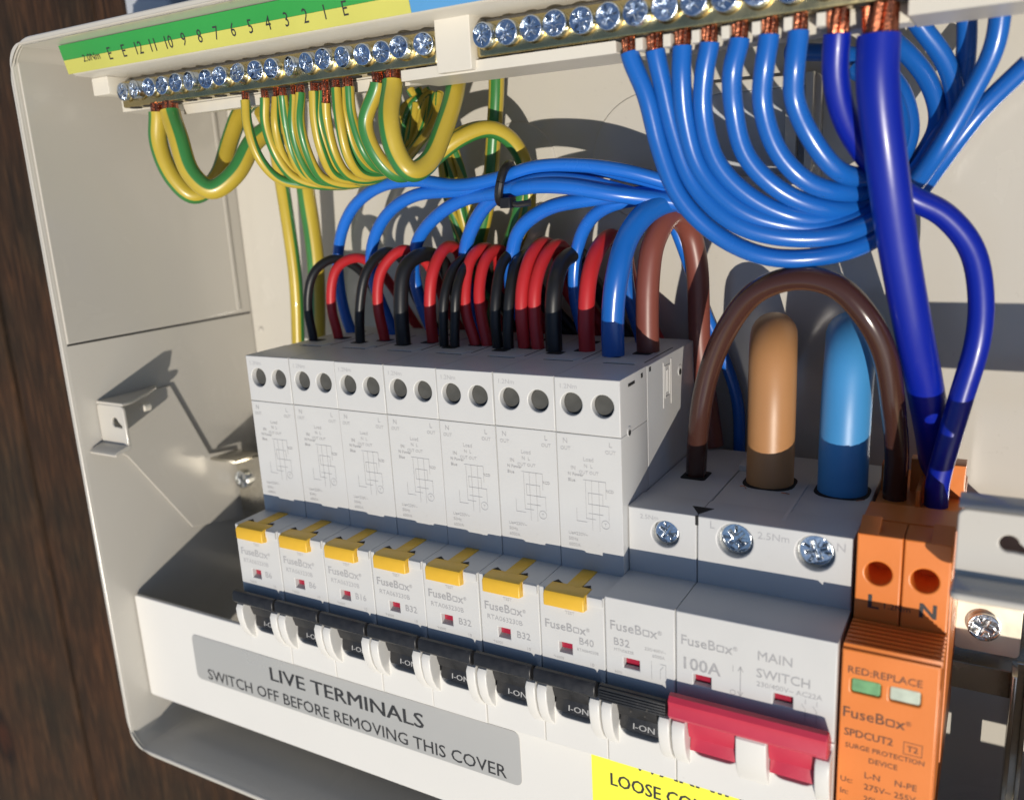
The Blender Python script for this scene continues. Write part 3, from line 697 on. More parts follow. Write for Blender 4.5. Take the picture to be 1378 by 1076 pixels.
CABLES = [
 ('black_wire', 'thin black wire at the far left end of the breaker row', 'black', 'red and black circuit wires rising from the row of breakers', 3.0, [(2.6, -28.4, 2.0), (2.6, -28.4, 6.8), (1.7, -28.0, 18.7), (4.4, -30.0, 29.6), (8.6, -36.0, 33.0), (11.3, -43.0, 29.5), (12.0, -50.0, 22.3), (11.0, -55.0, 13.7), (14.0, -60.0, 4.0)], 0, 0.0, 0.0),
 ('red_wire', 'thin red wire, leftmost red one on the breaker row', 'red', 'red and black circuit wires rising from the row of breakers', 3.3, [(8.7, -34.1, 2.0), (8.7, -34.1, 6.8), (7.6, -33.0, 18.1), (9.7, -35.0, 29.9), (13.5, -41.0, 33.2), (16.0, -48.0, 29.5), (18.8, -53.0, 22.0), (19.7, -58.0, 13.5), (23.0, -62.0, 4.0)], 0, 0.0, 0.0),
 ('black_wire', 'thin black wire between the first and second red wires from the left', 'black', 'red and black circuit wires rising from the row of breakers', 3.2, [(22.5, -28.8, 2.0), (22.5, -28.8, 6.8), (23.8, -29.0, 19.0), (26.3, -31.0, 30.3), (29.2, -38.0, 35.3), (30.3, -46.0, 30.4), (28.6, -53.0, 18.3), (33.0, -62.0, 2.0)], 0, 0.0, 0.0),
 ('red_wire', 'thin red wire in front of the thicker black wire, second red from the left', 'red', 'red and black circuit wires rising from the row of breakers', 3.5, [(28.3, -34.3, 2.0), (28.3, -34.3, 6.8), (27.6, -33.0, 18.5), (29.1, -35.0, 29.9), (33.7, -40.0, 35.6), (36.1, -47.0, 32.5), (37.3, -53.0, 25.5), (37.3, -58.0, 15.2), (42.0, -63.0, 2.0)], 0, 0.0, 0.0),
 ('black_wire', 'thick black wire with a broad arch, third black from the left', 'black', 'red and black circuit wires rising from the row of breakers', 4.7, [(40.0, -28.9, 2.0), (40.0, -28.9, 6.8), (40.0, -29.0, 19.3), (40.9, -32.0, 30.6), (43.0, -40.0, 34.3), (43.9, -48.0, 30.9), (43.4, -55.0, 20.8), (52.0, -63.0, 2.0)], 0, 0.0, 0.0),
 ('red_wire', 'single red wire just left of the first pair of thick black wires', 'red', 'red and black circuit wires rising from the row of breakers', 3.8, [(47.4, -34.6, 2.0), (47.4, -34.6, 6.8), (48.5, -33.0, 19.0), (49.2, -35.0, 29.2), (50.1, -42.0, 35.9), (50.2, -49.0, 34.1), (47.8, -56.0, 24.4), (62.0, -64.0, 2.0)], 0, 0.0, 0.0),
 ('black_wire', 'left wire of the first pair of touching black wires', 'black', 'red and black circuit wires rising from the row of breakers', 3.0, [(54.9, -29.9, 2.0), (54.9, -29.9, 6.8), (55.3, -30.0, 14.9), (56.2, -31.0, 24.0), (56.1, -37.0, 30.6), (56.5, -46.0, 32.7), (54.4, -55.0, 25.8), (66.0, -64.0, 2.0)], 0, 0.0, 0.0),
 ('black_wire', 'right wire of the first pair of touching black wires', 'black', 'red and black circuit wires rising from the row of breakers', 3.0, [(59.0, -29.6, 2.0), (59.0, -29.6, 6.8), (59.4, -30.0, 15.0), (60.0, -31.0, 24.0), (59.9, -37.0, 30.6), (59.8, -46.0, 32.2), (57.2, -55.0, 25.3), (69.0, -64.0, 2.0)], 0, 0.0, 0.0),
 ('red_wire', 'left wire of the first pair of touching red wires', 'red', 'red and black circuit wires rising from the row of breakers', 3.6, [(63.5, -34.5, 2.0), (63.5, -34.5, 6.8), (61.2, -34.0, 15.6), (60.6, -35.0, 23.5), (60.9, -39.0, 32.2), (62.0, -45.0, 35.3), (62.3, -52.0, 32.1), (60.4, -58.0, 23.0), (74.0, -65.0, 2.0)], 0, 0.0, 0.0),
 ('red_wire', 'right wire of the first pair of touching red wires', 'red', 'red and black circuit wires rising from the row of breakers', 3.6, [(67.9, -34.3, 2.0), (67.9, -34.3, 6.8), (66.0, -35.0, 15.6), (65.1, -36.0, 23.4), (65.1, -40.0, 31.6), (66.0, -46.0, 34.9), (66.1, -53.0, 31.7), (64.9, -58.0, 23.1), (78.0, -65.0, 2.0)], 0, 0.0, 0.0),
 ('black_wire', 'left wire of the second pair of touching black wires', 'black', 'red and black circuit wires rising from the row of breakers', 3.3, [(73.1, -31.8, 2.0), (73.1, -31.8, 6.8), (73.3, -31.0, 15.3), (73.1, -33.0, 25.0), (72.0, -40.0, 32.0), (71.7, -48.0, 33.5), (69.7, -56.0, 24.5), (83.0, -65.0, 2.0)], 0, 0.0, 0.0),
 ('black_wire', 'right wire of the second pair of touching black wires', 'black', 'red and black circuit wires rising from the row of breakers', 3.3, [(76.9, -31.5, 2.0), (76.9, -31.5, 6.8), (77.1, -32.0, 15.2), (77.3, -34.0, 24.9), (76.1, -41.0, 31.5), (75.9, -49.0, 32.5), (73.7, -57.0, 23.3), (87.0, -65.0, 2.0)], 0, 0.0, 0.0),
 ('red_wire', 'left wire of the second pair of touching red wires', 'red', 'red and black circuit wires rising from the row of breakers', 3.9, [(81.2, -33.8, 2.0), (81.2, -33.8, 6.8), (81.1, -33.0, 15.2), (81.4, -34.0, 25.0), (81.8, -39.0, 33.2), (82.8, -46.0, 36.3), (83.4, -53.0, 33.0), (82.3, -59.0, 23.1), (93.0, -66.0, 2.0)], 0, 0.0, 0.0),
 ('red_wire', 'right wire of the second pair of touching red wires', 'red', 'red and black circuit wires rising from the row of breakers', 3.9, [(85.8, -33.7, 2.0), (85.8, -33.7, 6.8), (85.1, -34.0, 15.2), (85.3, -35.0, 24.9), (85.8, -40.0, 32.6), (86.8, -47.0, 35.9), (87.0, -54.0, 32.4), (86.0, -59.0, 23.1), (97.0, -66.0, 2.0)], 0, 0.0, 0.0),
 ('black_wire', 'single thick black wire with a broad arch near the right end of the row', 'black', 'red and black circuit wires rising from the row of breakers', 4.9, [(92.2, -31.7, 2.0), (92.2, -31.7, 6.8), (91.8, -32.0, 15.7), (92.2, -33.0, 25.2), (91.8, -40.0, 31.5), (93.1, -49.0, 32.6), (92.4, -58.0, 24.4), (104.0, -66.0, 0.0)], 0, 0.0, 0.0),
 ('red_wire', 'single thick red wire beside the thick blue one at the right end', 'red', 'red and black circuit wires rising from the row of breakers', 4.8, [(101.6, -34.1, 2.0), (101.6, -34.1, 6.8), (101.7, -34.0, 15.6), (101.8, -36.0, 27.0), (102.2, -42.0, 34.8), (103.4, -49.0, 37.9), (104.6, -56.0, 33.6), (104.7, -60.0, 23.1), (113.0, -66.0, 0.0)], 0, 0.0, 0.0),
 ('blue_wire', 'thick blue wire standing beside the brown loop at the right end of the breaker row', 'blue', '', 6.4, [(111.7, -29.5, 2.0), (111.7, -29.5, 6.8), (111.9, -29.0, 16.7), (113.5, -29.0, 28.9), (115.3, -33.0, 38.8), (119.2, -38.0, 45.1), (124.0, -44.0, 47.5), (131.5, -50.0, 46.6), (143.0, -53.0, 43.4), (156.7, -53.0, 42.0)], 0, 0.0, 0.0),
 ('brown_wire', 'reddish brown wire in a tall narrow arch at the right end of the row', 'brown', '', 6.4, [(118.9, -37.3, 2.0), (118.9, -37.3, 6.8), (118.9, -37.0, 15.7), (119.5, -37.0, 28.0), (120.4, -39.0, 36.9), (122.8, -46.0, 43.4), (124.8, -54.0, 39.8), (126.5, -57.0, 30.1), (127.0, -58.0, 17.0), (126.9, -59.0, 3.5), (131.0, -59.0, -26.0)], 0, 0.0, 0.0),
 ('blue_wire', 'leftmost blue tail curving up from the first breaker into the bundle', 'bluel', 'blue neutral tails bundled behind the breakers', 3.9, [(7.6, -46.0, 2.0), (4.4, -45.0, 8.5), (2.0, -45.0, 21.5), (3.7, -44.0, 35.8), (11.9, -42.0, 48.2), (26.8, -40.0, 55.3), (43.2, -38.0, 56.9), (59.5, -36.0, 54.8), (73.2, -35.0, 56.1), (86.8, -35.0, 58.5), (100.2, -36.0, 58.3), (112.5, -38.0, 56.4), (123.7, -42.0, 52.5), (136.5, -47.0, 47.3), (151.6, -50.0, 43.3)], 0, 0.0, 0.0),
 ('blue_wire', 'second blue tail from the left curving up into the bundle', 'bluel', 'blue neutral tails bundled behind the breakers', 4.0, [(25.0, -46.0, 2.0), (21.9, -45.0, 11.6), (17.8, -44.0, 25.6), (19.3, -43.0, 36.9), (28.2, -41.0, 47.0), (42.0, -39.0, 52.6), (58.7, -37.0, 53.3), (74.2, -36.0, 54.8), (86.8, -37.0, 55.8), (101.0, -39.0, 57.0), (113.4, -41.0, 54.8), (125.1, -44.0, 50.2), (138.0, -49.0, 44.8), (153.3, -51.0, 40.7)], 0, 0.0, 0.0),
 ('blue_wire', 'third blue tail from the left, passing under the cable tie', 'bluel', 'blue neutral tails bundled behind the breakers', 4.1, [(43.0, -46.0, 2.0), (37.6, -46.0, 11.9), (34.7, -44.0, 27.0), (38.3, -43.0, 37.9), (49.3, -40.0, 46.4), (61.9, -38.0, 50.9), (76.0, -34.0, 52.2), (88.3, -34.0, 54.9), (102.3, -36.0, 53.4), (114.2, -39.0, 50.0), (124.7, -45.0, 46.4), (137.7, -50.0, 41.8), (153.2, -52.0, 37.9)], 0, 0.0, 0.0),
 ('blue_wire', 'fourth blue tail from the left, bending sharply up beside the cable tie', 'bluel', 'blue neutral tails bundled behind the breakers', 4.3, [(62.0, -46.0, 2.0), (55.6, -45.0, 19.8), (55.4, -44.0, 34.0), (62.2, -41.0, 44.2), (71.6, -37.0, 50.2), (84.0, -33.0, 53.1), (97.4, -32.0, 52.9), (111.5, -35.0, 49.9), (123.7, -42.0, 47.2), (138.3, -48.0, 42.9), (153.6, -50.0, 39.4)], 0, 0.0, 0.0),
 ('blue_wire', 'fifth blue tail from the left, rising right of the cable tie', 'bluel', 'blue neutral tails bundled behind the breakers', 4.3, [(80.0, -46.0, 2.0), (71.6, -45.0, 20.1), (72.4, -44.0, 32.8), (77.1, -42.0, 40.6), (87.2, -40.0, 46.5), (100.1, -38.0, 49.0), (111.5, -40.0, 49.3), (123.0, -44.0, 49.1), (137.7, -50.0, 44.8), (152.9, -53.0, 41.2)], 0, 0.0, 0.0),
 ('blue_wire', 'sixth blue tail from the left, short steep bend left of the thick red wire', 'bluel', 'blue neutral tails bundled behind the breakers', 4.0, [(98.0, -46.0, 2.0), (93.4, -46.0, 15.8), (92.3, -46.0, 25.8), (95.2, -45.0, 37.9), (101.1, -43.0, 44.2), (110.0, -41.0, 47.7), (120.5, -45.0, 48.4), (133.6, -50.0, 44.9), (150.9, -53.0, 42.2)], 0, 0.0, 0.0),
 ('blue_wire', 'blue tail rising behind the thick blue wire, last of the bundle', 'blue', 'blue neutral tails bundled behind the breakers', 4.0, [(114.0, -48.0, 2.0), (111.7, -50.0, 9.0), (108.6, -50.0, 20.0), (107.5, -50.0, 33.0), (112.2, -49.0, 41.5), (120.8, -50.0, 45.3), (132.7, -53.0, 43.8), (148.5, -55.0, 42.2)], 0, 0.0, 0.0),
 ('blue_wire', 'thin blue wire descending right of the brown arch behind the main switch', 'bluel', '', 3.6, [(118.6, -56.0, 44.1), (121.2, -60.0, 34.2), (124.4, -62.0, 23.1), (127.2, -64.0, 13.9), (136.0, -66.0, -12.0), (137.0, -66.0, -30.0), (137.0, -66.0, -52.0)], 0, 0.0, 0.0),
 ('blue_wire', 'leftmost blue wire clamped in the neutral bar, forming the lowest loop', 'blue', 'blue neutral wires looping down from the neutral bar', 4.3, [(126.5, -8.0, 84.6), (127.0, -8.0, 80.6), (130.0, -9.0, 71.9), (132.7, -11.0, 60.2), (136.8, -13.0, 49.1), (145.1, -15.0, 40.1), (155.9, -17.0, 34.9), (167.8, -20.0, 34.0), (177.9, -26.0, 37.5), (184.5, -34.0, 44.7), (189.8, -38.0, 53.5), (197.3, -38.0, 64.2), (205.7, -36.0, 73.1)], 3.0, 0.0, 0.0),
 ('blue_wire', 'second blue wire from the left on the neutral bar', 'blue', 'blue neutral wires looping down from the neutral bar', 4.3, [(132.7, -8.0, 84.6), (133.0, -8.0, 80.9), (134.4, -9.0, 74.6), (135.8, -11.0, 63.3), (140.4, -13.0, 51.4), (149.7, -14.0, 42.6), (162.5, -17.0, 38.5), (174.4, -22.0, 39.6), (183.2, -30.0, 46.1), (189.1, -35.0, 56.0), (196.0, -34.0, 68.7), (199.1, -32.0, 77.2), (199.9, -30.0, 88.2)], 3.0, 0.0, 0.0),
 ('blue_wire', 'third blue wire from the left on the neutral bar', 'blue', 'blue neutral wires looping down from the neutral bar', 4.3, [(139.2, -8.0, 84.6), (139.2, -8.0, 81.0), (139.3, -8.0, 75.6), (139.1, -10.0, 66.3), (142.1, -12.0, 54.7), (150.5, -14.0, 45.6), (162.2, -18.0, 41.1), (172.5, -24.0, 41.1), (181.4, -32.0, 47.1), (188.0, -39.0, 56.9), (192.4, -42.0, 68.0), (193.2, -42.0, 78.9), (192.5, -40.0, 90.9)], 3.0, 0.0, 0.0),
 ('blue_wire', 'fourth blue wire from the left on the neutral bar', 'blue', 'blue neutral wires looping down from the neutral bar', 4.3, [(145.3, -8.0, 84.6), (145.3, -8.0, 81.0), (144.4, -8.0, 75.9), (143.1, -10.0, 67.5), (145.9, -12.0, 56.1), (153.7, -15.0, 47.5), (164.4, -19.0, 43.0), (172.9, -26.0, 43.3), (180.4, -34.0, 47.1), (189.0, -39.0, 52.7), (192.6, -40.0, 62.2), (189.9, -40.0, 74.4), (183.5, -38.0, 84.3), (178.2, -34.0, 92.1)], 3.0, 0.0, 0.0),
 ('blue_wire', 'fifth blue wire from the left on the neutral bar', 'blue', 'blue neutral wires looping down from the neutral bar', 4.3, [(151.8, -8.0, 84.6), (151.8, -8.0, 81.0), (150.6, -8.0, 75.2), (149.8, -10.0, 67.7), (152.3, -12.0, 57.4), (159.4, -15.0, 49.2), (168.2, -20.0, 45.1), (174.9, -28.0, 45.2), (180.9, -36.0, 49.0), (185.6, -41.0, 54.6), (188.8, -42.0, 62.6), (186.1, -42.0, 71.8), (179.4, -42.0, 80.5), (170.8, -44.0, 86.7)], 3.0, 0.0, 0.0),
 ('blue_wire', 'sixth blue wire from the left on the neutral bar', 'blue', 'blue neutral wires looping down from the neutral bar', 4.3, [(158.0, -8.0, 84.6), (158.0, -8.0, 81.0), (156.9, -8.0, 75.3), (156.4, -10.0, 67.9), (158.8, -12.0, 58.5), (165.0, -15.0, 51.4), (171.9, -21.0, 48.2), (177.6, -30.0, 49.3), (181.6, -37.0, 54.8), (182.8, -41.0, 62.2), (178.8, -44.0, 72.7), (168.9, -48.0, 79.9), (152.1, -52.0, 83.1)], 3.0, 0.0, 0.0),
 ('blue_wire', 'seventh blue wire from the left on the neutral bar, the innermost loop', 'blue', 'blue neutral wires looping down from the neutral bar', 4.3, [(164.0, -8.0, 84.6), (164.0, -8.0, 81.0), (163.2, -8.0, 74.6), (163.4, -10.0, 68.1), (166.4, -12.0, 59.6), (171.8, -16.0, 53.1), (176.8, -24.0, 51.4), (180.3, -32.0, 54.9), (181.1, -38.0, 62.3), (177.5, -42.0, 71.0), (169.3, -46.0, 76.3)], 3.0, 0.0, 0.0),
 ('dark_blue_wire', 'dark blue wire from the neutral bar swinging right and down into the orange surge device', 'navy', '', 5.4, [(171.6, -8.0, 84.4), (171.6, -8.0, 80.2), (171.2, -10.0, 72.4), (172.9, -14.0, 63.7), (177.2, -20.0, 55.1), (184.5, -25.0, 47.2), (191.9, -27.0, 42.7), (197.9, -28.0, 35.0), (200.6, -28.0, 24.4), (200.6, -28.0, 14.4), (198.3, -29.0, 2.1), (195.6, -30.0, -10.9), (194.4, -31.3, -21.0), (194.6, -31.5, -34.0)], 4, 0.0, 0.0),
 ('thick_dark_blue_cable', 'thickest dark blue cable dropping from the neutral bar past the orange device', 'navy', '', 8.3, [(179.5, -8.0, 84.3), (179.5, -8.0, 79.7), (179.5, -8.0, 70.0), (181.6, -11.0, 54.1), (184.0, -17.0, 36.9), (187.3, -24.0, 18.0), (190.2, -31.0, 2.8), (192.6, -40.0, -14.2), (194.4, -48.0, -32.4), (195.6, -52.0, -50.6)], 5, 0.0, 0.0),
 ('brown_loop_cable', 'brown glossy cable arched from the breaker across to the orange surge device', 'brownd', '', 5.6, [(134.4, -32.3, -34.0), (134.4, -32.3, -24.0), (136.3, -29.0, -8.6), (139.5, -27.0, 4.2), (145.3, -24.0, 16.6), (153.3, -21.0, 26.0), (163.2, -19.0, 29.7), (171.4, -19.0, 27.7), (177.9, -20.0, 20.9), (181.9, -23.0, 11.1), (184.1, -27.0, -2.1), (184.9, -31.0, -14.2), (185.0, -32.9, -24.0), (185.0, -33.0, -34.0)], 0, 0.0, 0.0),
 ('tan_tail_cable', 'fat tan brown supply tail plugged into the main switch', 'tan', 'fat supply tails', 12.2, [(154.0, -34.0, -36.0), (154.0, -34.0, -26.0), (154.0, -34.2, -14.0), (153.9, -34.6, 0.0), (153.4, -37.0, 8.0), (152.2, -43.0, 11.5), (150.2, -52.0, 9.0), (148.0, -62.0, 4.0), (145.0, -74.0, -4.0)], 0, 0.0, 0.0),
 ('light_blue_tail_cable', 'fat light blue supply tail plugged into the main switch beside the tan one', 'tailblue', 'fat supply tails', 12.2, [(172.3, -34.0, -36.0), (172.3, -34.0, -26.0), (172.4, -34.2, -14.0), (172.5, -34.6, 0.0), (172.3, -37.0, 8.5), (171.5, -43.0, 12.0), (170.2, -52.0, 10.0), (168.7, -62.0, 5.0), (167.0, -74.0, -3.0)], 0, 0.0, 0.0),
 ('striped_earth_wire', 'thick outer earth cable at the left end of the earth bar', 'gy', 'green and yellow earth wires looping from the earth bar', 5.8, [(-33.8, -8.0, 85.0), (-33.8, -8.0, 81.5), (-35.2, -8.0, 73.6), (-32.5, -9.0, 62.3), (-27.9, -13.0, 56.3), (-24.3, -20.0, 61.2), (-24.6, -28.0, 73.2), (-24.0, -34.0, 82.9), (-22.3, -40.0, 87.8), (-18.0, -48.0, 88.4)], 2.5, 0.0, 0.05),
 ('striped_earth_wire', 'thick earth cable whose U bend hangs lowest at the left end of the earth bar', 'gy', 'green and yellow earth wires looping from the earth bar', 6.2, [(-28.0, -8.0, 85.0), (-28.0, -8.0, 81.5), (-23.6, -6.0, 73.8), (-20.4, -6.0, 63.1), (-15.2, -9.0, 57.3), (-8.7, -14.0, 62.4), (-5.5, -20.0, 71.7), (-2.1, -28.0, 75.7), (-4.0, -38.0, 68.3), (-10.0, -46.0, 55.0), (-14.3, -52.0, 34.0), (-17.4, -54.0, 17.4), (-22.2, -56.0, -4.3)], 2.5, 0.0, 0.32),
 ('striped_earth_wire', 'earth cable running straight down beside the left wall behind the breakers', 'gy', 'green and yellow earth wires looping from the earth bar', 5.0, [(-10.8, -30.0, 81.6), (-14.6, -38.0, 73.9), (-21.1, -46.0, 60.6), (-25.7, -52.0, 44.9), (-29.2, -56.0, 22.6), (-33.0, -57.0, -6.5)], 0, 0.0, 0.4),
 ('striped_earth_wire', 'first thin striped earth wire of the inner layer behind the looped group', 'gy', 'inner layer of looped earth wires', 2.7, [(15.6, -10.0, 85.0), (15.6, -10.0, 82.0), (15.5, -9.0, 75.3), (14.0, -12.0, 65.5), (15.4, -17.0, 59.7), (21.3, -25.0, 56.4), (29.8, -36.0, 58.7), (35.6, -45.0, 67.0), (36.8, -50.0, 80.7)], 2.5, 0.2, 0.37),
 ('striped_earth_wire', 'second thin striped earth wire of the inner layer behind the looped group', 'gy', 'inner layer of looped earth wires', 2.7, [(22.6, -10.0, 85.0), (22.6, -10.0, 82.0), (21.6, -9.0, 74.8), (20.5, -12.0, 65.1), (20.9, -17.0, 58.4), (25.5, -25.0, 56.6), (33.4, -36.0, 59.6), (39.2, -45.0, 68.6), (40.9, -50.0, 80.7)], 2.5, 0.2, 0.5700000000000001),
 ('striped_earth_wire', 'third thin striped earth wire of the inner layer behind the looped group', 'gy', 'inner layer of looped earth wires', 2.7, [(33.2, -10.0, 85.0), (33.2, -10.0, 82.0), (32.4, -9.0, 74.9), (31.5, -12.0, 65.5), (31.5, -17.0, 59.3), (35.5, -25.0, 57.3), (38.9, -36.0, 62.2), (41.7, -45.0, 70.4), (43.3, -50.0, 82.1)], 2.5, 0.2, 0.77),
 ('striped_earth_wire', 'last thin striped earth wire of the inner layer behind the looped group', 'gy', 'inner layer of looped earth wires', 2.7, [(42.0, -10.0, 85.0), (42.0, -10.0, 82.0), (41.7, -9.0, 75.0), (41.7, -12.0, 65.0), (42.7, -17.0, 59.6), (44.7, -25.0, 60.2), (44.3, -36.0, 65.7), (45.4, -45.0, 73.0), (45.6, -50.0, 82.8)], 2.5, 0.2, 0.9700000000000001),
 ('striped_earth_wire', 'first thin striped earth wire from the left in the looped group', 'gy', 'green and yellow earth wires looping from the earth bar', 2.9, [(5.1, -8.0, 85.0), (5.1, -8.0, 82.0), (6.0, -7.0, 74.9), (7.2, -9.0, 65.3), (9.9, -14.0, 59.2), (18.0, -22.0, 57.3), (29.1, -34.0, 59.4), (35.3, -44.0, 65.9), (36.6, -50.0, 78.4)], 2.5, -0.12, 0.0),
 ('striped_earth_wire', 'second thin striped earth wire from the left in the looped group', 'gy', 'green and yellow earth wires looping from the earth bar', 2.9, [(13.0, -8.0, 85.0), (13.0, -8.0, 82.0), (11.9, -8.2, 75.5), (12.8, -10.2, 66.0), (14.9, -15.2, 59.3), (21.4, -23.2, 56.9), (31.1, -35.2, 59.3), (36.6, -45.2, 66.9), (37.6, -51.2, 79.5)], 2.5, 0.0, 0.1),
 ('striped_earth_wire', 'third thin striped earth wire from the left in the looped group', 'gy', 'green and yellow earth wires looping from the earth bar', 2.9, [(20.1, -8.0, 85.0), (20.1, -8.0, 82.0), (18.6, -9.4, 75.0), (18.4, -11.4, 65.2), (18.8, -16.4, 59.1), (23.4, -24.4, 57.4), (31.7, -36.4, 59.9), (37.0, -46.4, 68.0), (38.6, -52.4, 80.6)], 2.5, 0.12, 0.2),
 ('striped_earth_wire', 'fourth thin striped earth wire from the left in the looped group', 'gy', 'green and yellow earth wires looping from the earth bar', 2.9, [(26.9, -8.0, 85.0), (26.9, -8.0, 82.0), (26.6, -7.0, 74.3), (26.5, -9.0, 65.1), (26.8, -14.0, 58.8), (31.3, -22.0, 56.9), (36.5, -34.0, 60.6), (40.6, -44.0, 68.9), (41.8, -50.0, 81.3)], 2.5, -0.12, 0.30000000000000004),
 ('striped_earth_wire', 'fifth thin striped earth wire from the left in the looped group', 'gy', 'green and yellow earth wires looping from the earth bar', 2.9, [(31.9, -8.0, 85.0), (31.9, -8.0, 82.0), (31.2, -8.2, 75.0), (30.9, -10.2, 65.9), (30.8, -15.2, 59.4), (34.7, -23.2, 57.8), (38.6, -35.2, 61.8), (41.3, -45.2, 70.0), (41.9, -51.2, 82.1)], 2.5, 0.0, 0.4),
 ('striped_earth_wire', 'sixth thin striped earth wire from the left in the looped group', 'gy', 'green and yellow earth wires looping from the earth bar', 2.9, [(36.2, -8.0, 85.0), (36.2, -8.0, 82.0), (34.5, -9.4, 74.8), (34.8, -11.4, 65.0), (34.8, -16.4, 58.8), (38.0, -24.4, 58.0), (40.7, -36.4, 63.2), (41.9, -46.4, 71.1), (42.5, -52.4, 82.5)], 6, 0.12, 0.5),
 ('striped_earth_wire', 'seventh thin striped earth wire from the left in the looped group', 'gy', 'green and yellow earth wires looping from the earth bar', 2.9, [(40.0, -8.0, 85.0), (40.0, -8.0, 82.0), (40.7, -7.0, 74.6), (41.2, -9.0, 64.6), (41.8, -14.0, 59.3), (44.2, -22.0, 59.2), (44.6, -34.0, 64.5), (45.1, -44.0, 71.9), (45.0, -50.0, 82.6)], 2.5, -0.12, 0.6000000000000001),
 ('striped_earth_wire', 'eighth thin striped earth wire from the left in the looped group', 'gy', 'green and yellow earth wires looping from the earth bar', 2.9, [(44.7, -8.0, 85.0), (44.7, -8.0, 82.0), (44.5, -8.2, 74.9), (46.1, -10.2, 64.9), (47.4, -15.2, 60.2), (49.0, -23.2, 61.7), (46.7, -35.2, 67.2), (46.2, -45.2, 74.1), (45.4, -51.2, 83.1)], 2.5, 0.0, 0.7000000000000001),
 ('striped_earth_wire', 'medium earth wire just left of the thick U shaped one, bright green stripe forward', 'gy', 'green and yellow earth wires looping from the earth bar', 4.2, [(54.5, -8.0, 85.0), (54.5, -8.0, 81.5), (49.3, -8.0, 72.5), (51.6, -9.0, 63.6), (54.9, -13.0, 58.2), (57.7, -22.0, 60.8), (59.2, -32.0, 67.4), (67.3, -40.0, 70.8), (73.8, -46.0, 67.0), (75.7, -50.0, 59.0), (75.1, -52.0, 47.9), (70.2, -54.0, 37.7), (60.3, -58.0, 25.5), (53.6, -60.0, 7.6)], 2.5, 0.0, 0.15),
 ('striped_earth_wire', 'thick yellow earth cable in a tight U bend beside the end of the earth bar', 'gy', 'green and yellow earth wires looping from the earth bar', 5.6, [(59.5, -8.0, 85.0), (59.5, -8.0, 81.5), (61.1, -3.0, 72.4), (62.3, -3.0, 63.8), (65.4, -5.0, 58.5), (67.5, -11.0, 61.1), (67.8, -18.0, 69.5), (66.7, -26.0, 78.7), (64.3, -34.0, 89.5)], 2.5, 0.0, 0.05),
 ('striped_earth_wire', 'earth cable hanging straight down behind the white divider block', 'gy', 'green and yellow earth wires looping from the earth bar', 4.8, [(66.3, -52.0, 93.0), (65.4, -52.0, 80.4), (62.9, -53.0, 67.5), (60.3, -54.0, 54.1), (56.1, -56.0, 42.5), (50.5, -58.0, 30.4), (45.6, -60.0, 12.5)], 0, 0.0, 0.2),
 ('striped_earth_wire', 'earth cable arched right from the U bend toward the cable tie', 'gy', 'green and yellow earth wires looping from the earth bar', 5.0, [(50.6, -28.0, 59.0), (56.2, -30.0, 62.9), (63.2, -34.0, 68.0), (69.3, -40.0, 70.2), (73.8, -46.0, 66.6), (75.2, -50.0, 58.3), (71.2, -53.0, 44.6), (63.2, -56.0, 31.7), (54.3, -60.0, 17.8)], 0, 0.0, 0.3),
 ('striped_earth_wire', 'left thin earth wire of the three hanging behind the blue bundle', 'gy', 'thin earth wires hanging behind the blue bundle', 2.9, [(33.5, -52.0, 85.6), (38.6, -53.0, 76.1), (41.9, -54.0, 65.5), (42.5, -55.0, 53.0), (45.5, -57.0, 40.3), (48.7, -60.0, 22.7), (49.2, -62.0, 4.6)], 0, 0.3, 0.0),
 ('striped_earth_wire', 'middle thin earth wire of the three hanging behind the blue bundle', 'gy', 'thin earth wires hanging behind the blue bundle', 2.9, [(36.4, -52.0, 85.3), (41.5, -53.0, 75.9), (45.1, -54.0, 65.3), (46.8, -55.0, 51.9), (48.1, -57.0, 40.2), (51.4, -60.0, 22.7), (51.9, -62.0, 4.7)], 0, 0.3, 0.2),
 ('striped_earth_wire', 'right thin earth wire of the three hanging behind the blue bundle', 'gy', 'thin earth wires hanging behind the blue bundle', 2.9, [(39.3, -52.0, 85.0), (44.4, -53.0, 75.6), (48.3, -54.0, 65.1), (50.7, -55.0, 53.1), (50.7, -57.0, 40.2), (54.0, -60.0, 22.8), (54.6, -62.0, 4.8)], 0, 0.3, 0.4),
 ('striped_earth_wire', 'left small shaded earth wire in the coil behind the thick U bend', 'gy', 'earth wires coiled behind the thick U bend', 2.8, [(28.0, -46.0, 58.2), (28.9, -48.0, 69.8), (30.7, -50.0, 78.9), (37.0, -52.0, 82.6), (41.7, -54.0, 75.9), (41.6, -56.0, 63.2), (41.9, -58.0, 47.6), (44.8, -60.0, 30.2)], 0, 0.25, 0.0),
 ('striped_earth_wire', 'middle small shaded earth wire in the coil behind the thick U bend', 'gy', 'earth wires coiled behind the thick U bend', 2.8, [(30.4, -46.0, 58.0), (31.3, -48.0, 69.6), (33.7, -50.0, 78.7), (39.4, -52.0, 83.0), (43.4, -54.0, 75.7), (43.9, -56.0, 63.1), (44.2, -58.0, 47.5), (46.3, -60.0, 30.2)], 0, 0.25, 0.3),
 ('striped_earth_wire', 'right small shaded earth wire in the coil behind the thick U bend', 'gy', 'earth wires coiled behind the thick U bend', 2.8, [(32.8, -46.0, 57.9), (33.6, -48.0, 69.5), (36.6, -50.0, 78.4), (41.7, -52.0, 83.5), (45.1, -54.0, 75.6), (46.2, -56.0, 62.9), (46.6, -58.0, 47.5), (47.8, -60.0, 30.2)], 0, 0.25, 0.6),
]
TIE = (77.4, -34.0, 54.4)

